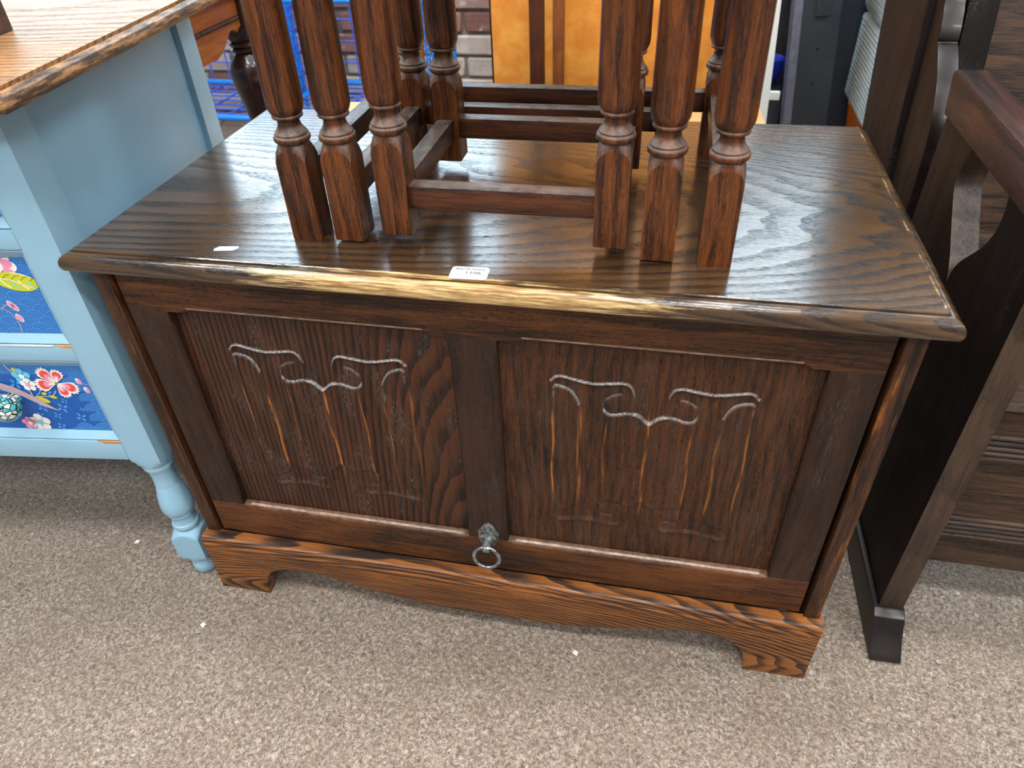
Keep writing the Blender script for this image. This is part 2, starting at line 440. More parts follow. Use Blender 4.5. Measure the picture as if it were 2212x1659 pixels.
def pewter():
    N = NT('pewter')
    co = N.n('ShaderNodeTexCoord').outputs['Object']
    f = N.noise(co, 160, 3, 0.6)
    N.out(Base_Color=N.mix(N.smooth(f, 0.35, 0.65), lin(112, 116, 118), lin(176, 184, 186)), Roughness=0.34, Metallic=0.95)
    return N.m
M['pewter'] = pewter()
M['pewterdark'] = plain('pewter_dark', lin(36, 36, 38), 0.5, metal=0.6)

def fabric():
    N = NT('grey_woven_fabric')
    co = N.n('ShaderNodeTexCoord').outputs['Object']
    w = N.n('ShaderNodeTexVoronoi'); N.put(w.inputs['Vector'], co); w.inputs['Scale'].default_value = 95; w.inputs['Randomness'].default_value = 0.15
    d = N.smooth(w.outputs['Distance'], 0.15, 0.65)
    N.out(Base_Color=N.mix(d, lin(206, 216, 214), lin(146, 160, 160)), Roughness=0.9, Normal=N.bump(N.math('SUBTRACT', 1.0, d), 0.7, 0.002))
    return N.m
M['fabric'] = fabric()

def carpet():
    N = NT('carpet_pile')
    co = N.n('ShaderNodeTexCoord').outputs['Object']
    wv = N.n('ShaderNodeTexNoise'); N.put(wv.inputs['Vector'], co); wv.inputs['Scale'].default_value = 60; wv.inputs['Detail'].default_value = 2
    va = N.n('ShaderNodeVectorMath', operation='MULTIPLY_ADD')
    N.put(va.inputs[0], wv.outputs['Color']); va.inputs[1].default_value = (0.012, 0.012, 0.012); N.put(va.inputs[2], co)
    q = va.outputs[0]
    f1 = N.noise(q, 190, 3, 0.65, 0.6)
    f2 = N.noise(q, 480, 3, 0.7, 0.5)
    f3 = N.noise(co, 7, 3, 0.55)
    f = N.math('ADD', N.math('MULTIPLY', f1, 0.6), N.math('MULTIPLY', f2, 0.4))
    c = N.ramp(f, [(0.33, lin(82, 71, 63)[:3]), (0.45, lin(132, 118, 106)[:3]), (0.54, lin(171, 156, 142)[:3]), (0.68, lin(230, 218, 204)[:3])])
    c = N.mix(N.math('MULTIPLY', N.smooth(f3, 0.35, 0.7), 0.28), c, lin(126, 108, 90), 'MIX')
    tint = N.noise(q, 120, 2, 0.5)
    c = N.mix(N.math('MULTIPLY', N.smooth(tint, 0.55, 0.72), 0.25), c, lin(186, 150, 98))
    N.out(Base_Color=c, Roughness=0.95, Normal=N.bump(f, 1.0, 0.006))
    N.b.inputs['Specular IOR Level'].default_value = 0.1
    N.b.inputs['Sheen Weight'].default_value = 0.15
    return N.m
M['carpet'] = carpet()

def brickmat(i, col, white):
    N = NT('brick_%s' % 'abcdef'[i])
    co = N.n('ShaderNodeTexCoord').outputs['Object']
    f = N.noise(co, 28, 5, 0.65); f2 = N.noise(co, 120, 4, 0.7)
    c = N.mix(N.smooth(f2, 0.35, 0.7), tuple(x * 0.7 for x in col[:3]) + (1,), col)
    c = N.mix(N.math('MULTIPLY', N.smooth(f, 0.62 - 0.3 * white, 0.8 - 0.25 * white), 0.8), c, lin(206, 198, 188))
    N.out(Base_Color=c, Roughness=0.9, Normal=N.bump(f2, 0.6, 0.004))
    return N.m
BR = [brickmat(0, lin(172, 128, 114), 0.15), brickmat(1, lin(152, 108, 98), 0.25), brickmat(2, lin(182, 150, 136), 0.5), brickmat(3, lin(204, 190, 178), 0.9)]
M['mortar'] = plain('mortar', lin(146, 142, 136), 0.9, var=0.4, vscale=20)
M['plaster'] = plain('ceiling_white', lin(214, 216, 214), 0.9)
def emit(name, col, s):
    N = NT(name); N.out(Base_Color=(0, 0, 0, 1), Roughness=0.5)
    N.b.inputs['Emission Color'].default_value = col; N.b.inputs['Emission Strength'].default_value = s
    return N.m
M['lamp'] = emit('lamp_diffuser', (1.0, 0.985, 0.97, 1), LAMP_STRENGTH)
M['daylight'] = emit('daylit_frosted_pane', (0.66, 0.86, 1.0, 1), WINDOW_STRENGTH)

# ------------------------------------------------------------------ setting: floor, brick wall, window, ceiling
def struct(o): o['kind'] = 'structure'; return o
YW = 2.08
struct(part('floor', box((-5, -5, -0.05), (5, YW + 0.2, 0), 0), M['carpet'], smooth=0))
WX0, WX1, WZ0, WZ1 = -3.6, 3.6, 1.05, 2.75
wb = bmesh.new()
for lo, hi in (((-5, YW + 0.012, 0), (5, YW + 0.2, WZ0)), ((-5, YW + 0.012, WZ1), (5, YW + 0.2, 3.3)),
               ((-5, YW + 0.012, WZ0), (WX0, YW + 0.2, WZ1)), ((WX1, YW + 0.012, WZ0), (5, YW + 0.2, WZ1))):
    box(lo, hi, 0, bm=wb)
wall = struct(part('wall_back', wb, M['mortar'], smooth=0))
bl, bh, bp = 0.222, 0.064, 0.0745
proto = []
for i in range(4):
    for h in (0, 1):
        L_ = bl if h == 0 else bl * 0.48
        o = box((0, 0, 0), (L_, 0.03, bh), 0.006, 1)
        me = bpy.data.meshes.new('brick'); o.to_mesh(me); o.free(); me.materials.append(BR[i]); finish(me, 40)
        proto.append(me)
row = 0
zz = -0.02
while zz < 1.0:
    x = -2.3 + (0.116 if row % 2 else 0.0)
    white = zz < 0.30
    while x < 0.95:
        t = random.random()
        kx = 3 if t < (0.6 if white else 0.12) else random.choice([0, 0, 1, 1, 2])
        o = link('brick', proto[kx * 2], wall)
        o.location = (x, YW - random.random() * 0.006, zz)
        x += bl + 0.012
    zz += bp; row += 1
win = bmesh.new()
for x in np.linspace(WX0, WX1, 7): box((x - 0.02, YW, WZ0), (x + 0.02, YW + 0.06, WZ1), 0.003, bm=win)
for z in (WZ0, (WZ0 + WZ1) / 2 + 0.25, WZ1): box((WX0 - 0.02, YW - 0.001, z - 0.02), (WX1 + 0.02, YW + 0.059, z + 0.02), 0.003, bm=win)
w1 = struct(part('window_1', win, M['white']))
xs = np.linspace(WX0, WX1, 7)
for i in range(6):
    part('pane', box((xs[i] + 0.02, YW + 0.03, WZ0 + 0.02), (xs[i + 1] - 0.02, YW + 0.036, WZ1 - 0.02), 0), M['daylight'], w1, smooth=0)
ceil = struct(part('ceiling', box((-5, -5, 3.3), (5, YW + 0.2, 3.36), 0), M['plaster'], smooth=0))
for j, y in enumerate((-2.6, -1.1, 0.4)):
    for i, x in enumerate((-1.9, 0.3, 2.5)):
        o = part('light_panel', box((-0.55, -0.14, 0.0), (0.55, 0.14, 0.02), 0), M['lamp'], ceil, smooth=0); o.location = (x, y, 3.26)
        fr = bmesh.new()
        for lo, hi in (((-0.58, -0.17, -0.005), (0.58, -0.14, 0.04)), ((-0.58, 0.14, -0.005), (0.58, 0.17, 0.04)),
                       ((-0.58, -0.14, -0.005), (-0.55, 0.14, 0.04)), ((0.55, -0.14, -0.005), (0.58, 0.14, 0.04))):
            box(lo, hi, 0, bm=fr)
        o = part('light_frame', fr, M['white'], ceil); o.location = (x, y, 3.26)

# ------------------------------------------------------------------ the oak blanket chest (root on the floor, front of the plinth at y=0)
chest = thing('blanket_chest', 'dark oak chest with two carved linenfold panels and a pewter ring pull', 'chest', (0, 0, 0))
# lid: moulded board; profile swept round front and both sides
LW, LD, ZT, TH = 0.46, 0.4917, 0.6006, 0.0245
YF = -0.0040
ym = YF
prof = [(0.012, -TH), (0.006, -TH + 0.0004), (0.0022, -TH + 0.0028), (0.0003, -TH + 0.0072), (0.0, -TH + 0.0105), (0.0008, -0.0095), (0.0030, -0.0060),
        (0.0062, -0.0038), (0.0100, -0.0026), (0.0115, -0.0024), (0.0117, -0.0030), (0.0126, -0.0030), (0.0128, -0.0006), (0.0140, 0.0)]
lb = bmesh.new()
rings = []
for d, z in prof:
    rings.append([lb.verts.new((-LW + d, YF + LD, ZT + z)), lb.verts.new((-LW + d, YF + d, ZT + z)),
                  lb.verts.new((LW - d, YF + d, ZT + z)), lb.verts.new((LW - d, YF + LD, ZT + z))])
for a, b in zip(rings[:-1], rings[1:]):
    for i in range(3): lb.faces.new([a[i], a[i + 1], b[i + 1], b[i]])
lb.faces.new(rings[-1]); lb.faces.new(list(reversed(rings[0])))
lb.faces.new([r[0] for r in rings] + [r[3] for r in reversed(rings)])
ce = [e for e in lb.edges if abs(abs(e.verts[0].co.x - e.verts[1].co.x) - abs(e.verts[0].co.y - e.verts[1].co.y)) < 1e-5
      and max(v.co.y for v in e.verts) < 0.02 and min(abs(v.co.x) for v in e.verts) > 0.44]
lid = part('lid', lb, M['lid'], chest, smooth=24)
# case
YS, YD = 0.016, 0.020
part('side_panel', box((-0.442, YS, 0.10), (-0.4225, 0.470, ZT - TH), 0.0012), M['side'], chest)
part('side_panel', box((0.4225, YS, 0.10), (0.442, 0.470, ZT - TH), 0.0012), M['side'], chest)
part('back_panel', box((-0.4225, 0.455, 0.03), (0.4225, 0.470, ZT - TH), 0.001), M['side'], chest)
part('base_board', box((-0.4225, 0.055, 0.105), (0.4225, 0.455, 0.122), 0.001), M['side'], chest)
# plinth: bracket front with moulded top edge
cut = [(-0.363, 0.0), (-0.3615, 0.022), (-0.357, 0.040), (-0.350, 0.053), (-0.338, 0.063), (-0.322, 0.070), (-0.300, 0.0735), (-0.276, 0.0735), (-0.252, 0.069),
       (-0.231, 0.0635), (-0.198, 0.055), (-0.164, 0.0475), (-0.130, 0.0415), (-0.096, 0.0378), (-0.050, 0.0362), (0, 0.036)]
cut = cut + [(-x, z) for x, z in reversed(cut[:-1])]
poly = [(-0.446, 0.0)] + cut + [(0.446, 0.0), (0.446, 0.099), (-0.446, 0.099)]
part('plinth_front', prism(poly, 1, 0.0, 0.020, w=0.0012), M['plinth'], chest)
mp = [(0.020, 0.099), (0.0005, 0.099), (-0.0008, 0.1005), (-0.0014, 0.1030), (-0.0008, 0.1055), (0.0012, 0.1072), (0.0020, 0.1085), (0.0006, 0.1100),
      (-0.0004, 0.1130), (0.0002, 0.1165), (0.0025, 0.1195), (0.0060, 0.1205), (0.0200, 0.1205)]
part('plinth_moulding', prism(mp, 0, -0.4462, 0.4462), M['plinth'], chest, smooth=40)
for s in (-1, 1):
    sp_ = [(0.020, 0.0), (0.085, 0.0), (0.092, 0.045), (0.12, 0.068), (0.20, 0.055), (0.29, 0.055), (0.37, 0.068), (0.40, 0.045), (0.405, 0.0), (0.470, 0.0),
           (0.470, 0.120), (0.020, 0.120)]
    a, b = (-0.446, -0.4255) if s < 0 else (0.4255, 0.446)
    part('plinth_side', prism(sp_, 0, a, b, w=0.001), M['plinth'], chest)
# fall front (door)
door = bpy.data.objects.new('fall_front', None); COL.objects.link(door); door.parent = chest
DX, DZ0, DZ1, PZ0, PZ1 = 0.4165, 0.124, ZT - TH - 0.003, 0.186, 0.519
YB = YD + 0.022
def rail(z0, z1, edge, spans):
    """rail with a stopped chamfer along one long edge (edge=+1 top, -1 bottom)"""
    bm = bmesh.new(); ze = z1 if edge > 0 else z0; zo = z0 if edge > 0 else z1
    xs_ = [-DX]
    for a, b in spans: xs_ += [a, a + 0.010, b - 0.010, b]
    xs_.append(DX)
    ch = [0.0] + [0, 1, 1, 0] * len(spans) + [0.0]
    sec = []
    for x, c in zip(xs_, ch):
        g = 0.0004 + 0.0062 * c
        g2 = 0.0004 + 0.0050 * c
        pts = [(YB, zo), (YD, zo), (YD, ze - edge * g2 * 1.4), (YD + 0.0008 * c, ze - edge * g2 * 0.9), (YD + g * 0.55, ze - edge * g2 * 0.35), (YD + g, ze), (YB, ze)]
        sec.append([bm.verts.new((x, p[0], p[1])) for p in pts])
    for a, b in zip(sec[:-1], sec[1:]):
        n = len(a)
        for i in range(n):
            f = bm.faces.new([a[i], a[(i + 1) % n], b[(i + 1) % n], b[i]])
            if i == (2 if edge < 0 else 4) and abs(a[3].co.y - YD) > 1e-4 and abs(b[3].co.y - YD) > 1e-4: f.material_index = 1  # narrow chamfer strip takes the painted highlight colour
    bm.faces.new(sec[0]); bm.faces.new(list(reversed(sec[-1])))
    return bm
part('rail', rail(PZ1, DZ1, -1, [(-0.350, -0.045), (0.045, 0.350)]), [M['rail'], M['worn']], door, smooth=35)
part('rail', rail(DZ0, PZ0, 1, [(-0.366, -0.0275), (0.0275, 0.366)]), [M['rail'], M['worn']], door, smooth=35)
def stile(x0, x1, l, r):
    bm = bmesh.new(); sec = []
    for z, c in ((PZ0 - 0.0005, 0), (PZ0 + 0.012, 0), (PZ0 + 0.022, 1), (PZ1 - 0.022, 1), (PZ1 - 0.012, 0), (PZ1 + 0.0005, 0)):
        gl = 0.0005 + 0.004 * c * l; gr = 0.0005 + 0.004 * c * r
        pts = [(x0, YB), (x0, YD + gl), (x0 + gl * 0.5, YD + gl * 0.35), (x0 + gl, YD + 0.0002), (x1 - gr, YD + 0.0002), (x1 - gr * 0.5, YD + gr * 0.35), (x1, YD + gr), (x1, YB)]
        sec.append([bm.verts.new((p[0], p[1], z)) for p in pts])
    for a, b in zip(sec[:-1], sec[1:]):
        n = len(a)
        for i in range(n): bm.faces.new([a[i], a[(i + 1) % n], b[(i + 1) % n], b[i]])
    bm.faces.new(sec[0]); bm.faces.new(list(reversed(sec[-1])))
    return bm
part('stile', stile(-DX, -0.366, 0, 1), M['stile'], door, smooth=35)
part('stile', stile(0.366, DX, 1, 0), M['stile'], door, smooth=35)
part('muntin', stile(-0.0272, 0.0272, 1, 1), M['stile'], door, smooth=35)

# carved linenfold panels as true relief
def sdpoly(px, pz, poly):
    d = np.full(px.shape, 1e9); inside = np.zeros(px.shape, bool)
    n = len(poly)
    for i in range(n):
        ax, az = poly[i]; bx, bz = poly[(i + 1) % n]
        ex, ez = bx - ax, bz - az; wx, wz = px - ax, pz - az
        t = np.clip((wx * ex + wz * ez) / (ex * ex + ez * ez + 1e-12), 0, 1)
        d = np.minimum(d, (wx - ex * t) ** 2 + (wz - ez * t) ** 2)
        c = ((az <= pz) & (bz > pz)) | ((bz <= pz) & (az > pz))
        xi = ax + (pz - az) / (bz - az + 1e-12) * (bx - ax)
        inside ^= c & (px < xi)
    d = np.sqrt(d)
    return np.where(inside, d, -d)
def sdline(px, pz, pts):
    d = np.full(px.shape, 1e9)
    for (ax, az), (bx, bz) in zip(pts[:-1], pts[1:]):
        ex, ez = bx - ax, bz - az; wx, wz = px - ax, pz - az
        t = np.clip((wx * ex + wz * ez) / (ex * ex + ez * ez + 1e-12), 0, 1)
        d = np.minimum(d, (wx - ex * t) ** 2 + (wz - ez * t) ** 2)
    return np.sqrt(d)
sst = lambda x, a, b: (lambda t: t * t * (3 - 2 * t))(np.clip((x - a) / (b - a), 0, 1))
def carved_panel(cx, mat, dust_amt, seed):
    step = 0.00125
    us = np.arange(-0.1735, 0.1736, step); zs = np.arange(-0.171, 0.1711, step)
    U, Z = np.meshgrid(us, zs); A = np.abs(U); S = np.where(Z >= 0, 1.0, -1.0); T = np.abs(Z)
    outl = curve_pts([(0.1125, -0.02), (0.1130, 0.098), (0.1105, 0.1135), (0.102, 0.1195), (0.086, 0.1165), (0.066, 0.1130), (0.047, 0.1150), (0.032, 0.1170),
                      (0.0235, 0.1135), (0.0190, 0.104), (0.0180, 0.094), (0.0178, 0.080), (0.0200, 0.0760)], 96)
    vee = [(0.0200, 0.0760), (0.0140, 0.0748), (0.0085, 0.0715), (0.004, 0.0665), (0.0, 0.0635)]
    half = outl + vee[1:]
    P = half + [(-0.02, 0.0635), (-0.02, -0.02)]
    sd = sdpoly(A, T, P)
    lip = sst(sd, -0.0009, 0.0009)
    h = 0.0030 * lip
    # flat inner apron below the wave, one step higher
    hook2 = curve_pts([(0.0325, 0.1000), (0.0415, 0.0985), (0.0490, 0.0935), (0.0520, 0.0860), (0.0505, 0.0775), (0.0455, 0.0725), (0.0390, 0.0712), (0.0300, 0.0735), (0.0200, 0.0760)], 60)
    h2poly = [(0.0510, -0.02), (0.0510, 0.0800), (0.0495, 0.0760), (0.0455, 0.0725), (0.0390, 0.0712), (0.0300, 0.0735), (0.0200, 0.0760)] + vee[1:] + [(-0.02, 0.0635), (-0.02, -0.02)]
    sd2 = sdpoly(A, T, h2poly)
    h += 0.0020 * sst(sd2, -0.0008, 0.0008)
    hook1 = curve_pts([(0.1075, 0.1060), (0.0985, 0.1035), (0.0900, 0.0995), (0.0835, 0.0925), (0.0795, 0.0845)], 40)
    h1poly = [(0.1085, -0.02), (0.1085, 0.1060)] + hook1 + [(0.0785, 0.07), (0.0785, -0.02)]
    sd1 = sdpoly(A, T, h1poly)
    h += 0.0018 * sst(sd1, -0.0008, 0.0008)
    # groove of the scrolls
    g = np.exp(-(sdline(A, T, hook2) / 0.0014) ** 2) + np.exp(-(sdline(A, T, hook1) / 0.0014) ** 2)
    h -= 0.0022 * g
    # folds: soft valleys between vertical ridges
    ridges = [0.0, 0.048, 0.078, 0.1105]
    body = sst(sd, 0.0, 0.006)
    fold = np.zeros_like(h)
    for a, b in zip(ridges[:-1], ridges[1:]):
        t = (A - a) / (b - a); m = (t >= 0) & (t <= 1)
        fold = np.where(m, -np.sin(np.clip(t, 0, 1) * PI) ** 0.8, fold)
    h += 0.0024 * fold * body
    # hollow of the roll above the hooks
    h -= 0.0016 * body * sst(T, 0.085, 0.10)
    hm = np.where(S > 0, h, h)
    # worn ridges and dust in the cut edges
    rng = np.random.RandomState(seed)
    wear = np.zeros_like(h)
    for k, r in enumerate(ridges):
        for sgn in ((1,) if r == 0 else (1, -1)):
            o = rng.uniform(-0.001, 0.001); wob = 0.0012 * np.sin(Z * 60 + rng.uniform(0, 6))
            lo, hi = rng.uniform(-0.085, -0.06), rng.uniform(0.05, 0.075)
            m = np.exp(-((U * sgn - r - o - wob) / rng.uniform(0.0008, 0.0016)) ** 2) * sst(Z, lo - 0.02, lo + 0.02) * (1 - sst(Z, hi - 0.02, hi + 0.01))
            wear = np.maximum(wear, m * rng.uniform(0.55, 1.0))
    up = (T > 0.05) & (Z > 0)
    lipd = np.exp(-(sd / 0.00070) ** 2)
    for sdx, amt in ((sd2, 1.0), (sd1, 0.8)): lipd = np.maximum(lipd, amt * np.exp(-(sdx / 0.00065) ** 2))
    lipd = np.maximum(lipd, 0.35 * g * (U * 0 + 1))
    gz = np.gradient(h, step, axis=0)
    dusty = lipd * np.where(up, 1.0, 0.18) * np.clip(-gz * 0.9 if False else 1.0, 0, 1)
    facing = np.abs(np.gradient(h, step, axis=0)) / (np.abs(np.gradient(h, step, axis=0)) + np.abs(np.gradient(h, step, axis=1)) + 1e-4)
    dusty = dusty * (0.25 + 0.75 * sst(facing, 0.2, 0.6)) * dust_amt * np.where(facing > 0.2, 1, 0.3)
    Y = (YD + 0.0112) - hm
    nz, nu = U.shape
    co = np.stack([U + cx, Y, Z + 0.3525], -1).reshape(-1, 3)
    idx = np.arange(nz * nu).reshape(nz, nu)
    q = np.stack([idx[:-1, :-1], idx[:-1, 1:], idx[1:, 1:], idx[1:, :-1]], -1).reshape(-1, 4)
    me = bpy.data.meshes.new('carved_panel')
    me.vertices.add(len(co)); me.vertices.foreach_set('co', co.ravel())
    me.loops.add(q.size); me.loops.foreach_set('vertex_index', q.ravel().astype(np.int32))
    me.polygons.add(len(q)); me.polygons.foreach_set('loop_start', np.arange(0, q.size, 4, dtype=np.int32))
    me.update(calc_edges=True)
    for nm, arr in (('wear', wear), ('dusty', dusty)):
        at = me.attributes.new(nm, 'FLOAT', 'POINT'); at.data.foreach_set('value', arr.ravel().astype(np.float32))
    me.materials.append(mat); finish(me, 60)
    return link('carved_panel', me, door)
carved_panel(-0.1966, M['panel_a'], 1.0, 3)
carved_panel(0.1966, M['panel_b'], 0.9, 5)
# ring pull (its pieces are children of the fall front)
hx, hz, hy = 0.0015, 0.190, YD
bpl = []
for i in range(40):
    th = 2 * PI * i / 40
    r = 0.0152 + 0.0010 * math.cos(th * 6 + PI) + (0.0085 * max(0, math.cos(th - PI / 2)) ** 5)
    bpl.append((hx + r * math.cos(th), hz + 0.006 + r * math.sin(th)))
hb = prism(bpl, 1, hy - 0.003, hy + 0.0005, w=0.001)
radial([(hy - 0.003, 0.0125, 0), (hy - 0.0055, 0.0125, 0), (hy - 0.0065, 0.0112, 0), (hy - 0.0070, 0.0085, 0), (hy - 0.013, 0.0072, 0), (hy - 0.017, 0.006, 0), (hy - 0.019, 0.003, 0)],
       (hx, hz), 24, axis=1, bm=hb)
radial([(hy - 0.003, 0.0035, 0), (hy - 0.005, 0.0030, 0), (hy - 0.0058, 0.0015, 0)], (hx, hz + 0.0185), 12, axis=1, bm=hb)
part('handle_plate', hb, M['pewter'], door, 'pewter backplate with a pointed top', smooth=35)
rb = bmesh.new(); R1, R2, nn, mm = 0.0175, 0.0030, 72, 12
cy, cz = hy - 0.0165, hz - 0.0185
vr = []
for i in range(nn):
    a = 2 * PI * i / nn; ringv = []
    for j in range(mm):
        b = 2 * PI * j / mm
        tw = 1.0 + 0.13 * math.cos(4 * (b + a * 3.5) )
        rr = R1 + R2 * tw * math.cos(b)
        x_, z_ = rr * math.cos(a), rr * math.sin(a); y_ = R2 * tw * math.sin(b)
        t_ = math.radians(24)
        ringv.append(rb.verts.new((hx + x_, cy + y_ * math.cos(t_) + (z_ - R1) * math.sin(t_) * 0.55 , cz + z_ * math.cos(t_) - y_ * math.sin(t_))))
    vr.append(ringv)
for i in range(nn):
    for j in range(mm):
        rb.faces.new([vr[i][j], vr[(i + 1) % nn][j], vr[(i + 1) % nn][(j + 1) % mm], vr[i][(j + 1) % mm]])
part('handle_ring', rb, M['pewter'], door, 'twisted pewter ring', smooth=60)
cl = radial([(hx - 0.0045, 0.0048, 0), (hx - 0.003, 0.0056, 0), (hx + 0.003, 0.0056, 0), (hx + 0.0045, 0.0048, 0)], (hy - 0.0172, hz - 0.0035), 16, axis=0)
part('handle_eye', cl, M['pewter'], door, smooth=35)

# labels stuck on the lid
def text_mesh(body, size, mat, parent, loc, rz=0, sx=1.0, bold=0.0, name='printed_text'):
    cu = bpy.data.curves.new(name, 'FONT'); cu.body = body; cu.size = size; cu.align_x = 'CENTER'; cu.align_y = 'CENTER'
    cu.offset = bold; cu.resolution_u = 3
    o = bpy.data.objects.new('tmp', cu); COL.objects.link(o)
    dg = bpy.context.evaluated_depsgraph_get()
    me = bpy.data.meshes.new_from_object(o.evaluated_get(dg)); bpy.data.objects.remove(o)
    me.name = name; me.materials.clear(); me.materials.append(mat)
    t = link(name, me, parent); t.location = loc; t.rotation_euler = (0, 0, rz); t.scale = (sx, 1, 1)
    return t
def rounded(w, h, r, n=6):
    pts = []
    for cx, cy, a0 in ((w / 2 - r, h / 2 - r, 0), (-w / 2 + r, h / 2 - r, 90), (-w / 2 + r, -h / 2 + r, 180), (w / 2 - r, -h / 2 + r, 270)):
        for i in range(n + 1):
            a = math.radians(a0 + 90 * i / n); pts.append((cx + r * math.cos(a), cy + r * math.sin(a)))
    return pts
lot = thing('lot_label', 'white rounded lot label reading Bank Hall Auctions 1106 on the lid', 'label', (0.0042, 0.0188, ZT), math.radians(2.5))
part('sticker', prism(rounded(0.0385, 0.0240, 0.004), 2, 0.0, 0.0003), M['label'], lot)
text_mesh('Bank Hall Auctions', 0.0042, M['inkblue'], lot, (0.0000, 0.0074, 0.0004), sx=0.93, bold=0.00014)
part('underline', box((-0.0175, 0.0047, 0.00035), (0.0175, 0.0050, 0.00045), 0), M['inkblue'], lot)
text_mesh('1106', 0.0074, M['ink'], lot, (0.0036, 0.0000, 0.0004), sx=1.15, bold=0.00012)
tg = thing('price_tag', 'small white cut paper tag marked 114-2 near the lid front left', 'label', (-0.2722, 0.0335, ZT), math.radians(9))
part('sticker', prism([(-0.0125, -0.0045), (0.0085, -0.0045), (0.0135, 0.0005), (0.0125, 0.0045), (-0.0085, 0.0045), (-0.0130, 0.0002)], 2, 0, 0.0003), M['label'], tg)
text_mesh('114-2', 0.0044, M['inkgrey'], tg, (0.002, 0.0, 0.0004), sx=1.0)

# ------------------------------------------------------------------ nest of three tables standing on the lid
HW = 0.0163
def leg_rings(h):
    R = [(0.0, 0.0225, 1), (0.0008, 0.0234, 1)]
    for z in np.linspace(0.004, 0.080, 4): R.append((z, 0.1, 1))
    def crease(th):                                             # round-headed arch where the shoulder meets each flat of the block
        m_ = max(abs(math.cos(th)), abs(math.sin(th))); r_ = HW / m_
        lat = math.sqrt(max(0.0, r_ * r_ - HW * HW)) / HW
        return 0.0862 + 0.0122 * math.sqrt(max(0.0, 1 - lat * lat)), r_
    leg_rings.crease = len(R)
    R.append((crease, 0, 0))
    for t in (0.03, 0.2, 0.4, 0.6, 0.8, 1.0):
        def shoulder(th, t=t):
            z0, r0 = crease(th)
            return z0 + (0.1042 - z0) * (1 - (1 - t) ** 1.35), r0 + (0.0150 - r0) * t
        R.append((shoulder, 0, 0))
    for z, r in curve_pts([(0.1046, 0.0160), (0.1062, 0.0182), (0.1085, 0.0189), (0.1108, 0.0184), (0.1122, 0.0174)], 10): R.append((z, r, 0))
    for z, r in curve_pts([(0.1125, 0.0166), (0.1133, 0.0169), (0.1145, 0.0164), (0.1180, 0.0136), (0.1215, 0.0118), (0.1250, 0.0112), (0.1275, 0.0117), (0.1284, 0.0130)], 24): R.append((z, r, 0))
    for z, r in curve_pts([(0.1293, 0.0153), (0.1308, 0.0158), (0.1322, 0.0152)], 6): R.append((z, r, 0))
    for z, r in curve_pts([(0.1326, 0.0148), (0.1350, 0.0165), (0.1400, 0.0182), (0.1480, 0.0187), (0.17, 0.0186), (0.24, 0.0180), (h - 0.10, 0.0172)], 30): R.append((z, r, 0))
    R += [(h - 0.099, 0.0165, 0), (h - 0.095, 0.0175, 0), (h - 0.090, 0.0150, 0), (h - 0.085, 0.0170, 0), (h - 0.080, 0.1, 1), (h, 0.1, 1)]
    return R
def nest_table(label, x0, x1, y0, y1, zb, rail_off, front_rail, htop, over):
    t = thing('nesting_table', label, 'table', (x0, y0, zb), 0, None)
    W_, D_ = x1 - x0, y1 - y0
    h = htop - zb - 0.02
    bm = radial(leg_rings(h), (0, 0), 48, HW)
    me = bpy.data.meshes.new('leg'); bm.to_mesh(me); bm.free(); me.materials.append(M['leg']); finish(me, 24)
    c0 = leg_rings.crease * 48
    for e in me.edges:
        if c0 <= e.vertices[0] < c0 + 48 and c0 <= e.vertices[1] < c0 + 48: e.use_edge_sharp = True
    for x, y in ((0, 0), (W_, 0), (0, D_), (W_, D_)):
        o = link('leg', me, t); o.location = (x, y, 0)
    a, b = rail_off, rail_off + 0.0255
    def ch(lo, hi): return box(lo, hi, 0.0035, 2)
    if front_rail: part('front_rail', ch((HW - 0.002, -0.0105, a), (W_ - HW + 0.002, 0.0105, b)), M['legrail'], t)
    part('back_rail', ch((HW - 0.002, D_ - 0.0105, a), (W_ - HW + 0.002, D_ + 0.0105, b)), M['legrail'], t)
    for x in (0, W_): part('side_rail', ch((x - 0.0105, HW - 0.002, a), (x + 0.0105, D_ - HW + 0.002, b)), M['legside'], t)
    ap = bmesh.new()
    for lo, hi in (((HW, D_ - 0.009, h - 0.055), (W_ - HW, D_ + 0.009, h)),) + ((((HW, -0.009, h - 0.055), (W_ - HW, 0.009, h)),) if front_rail else ()): box(lo, hi, 0.001, bm=ap)
    for x in (0, W_): box((x - 0.009, HW, h - 0.055), (x + 0.009, D_ - HW, h), 0.001, bm=ap)
    part('apron', ap, M['legrail'], t)
    part('table_top', box((-over, -over, h), (W_ + over, D_ + over, h + 0.02), 0.006, 3), M['tabletop'], t)
    return t
yf = 0.064 + HW
nest_table('largest outer oak table of the nest standing on the chest lid', -0.1900, 0.2430, yf, 0.355 + HW, ZT, 0.0535, False, 1.085, 0.035)
nest_table('middle oak table of the nest on the chest lid, legs second from outside', -0.1400, 0.1868, yf, 0.313 + HW, ZT + 0.003, 0.0385, False, 1.050, 0.014)
nest_table('smallest innermost oak table of the nest, with a front stretcher rail', -0.0845, 0.1388, yf, 0.270 + HW, ZT + 0.0135, 0.0270, True, 1.018, 0.014)

# ------------------------------------------------------------------ pale blue painted cabinet on the left
CAB = thing('painted_cabinet', 'pale blue painted drawer cabinet with dark worn oak top and floral drawer fronts', 'cabinet',
            (-0.4669, 0.0122, 0.0), 0.12378)
ZB, WC, DC = 0.2625, 0.80, 0.4477
SW = 0.0440
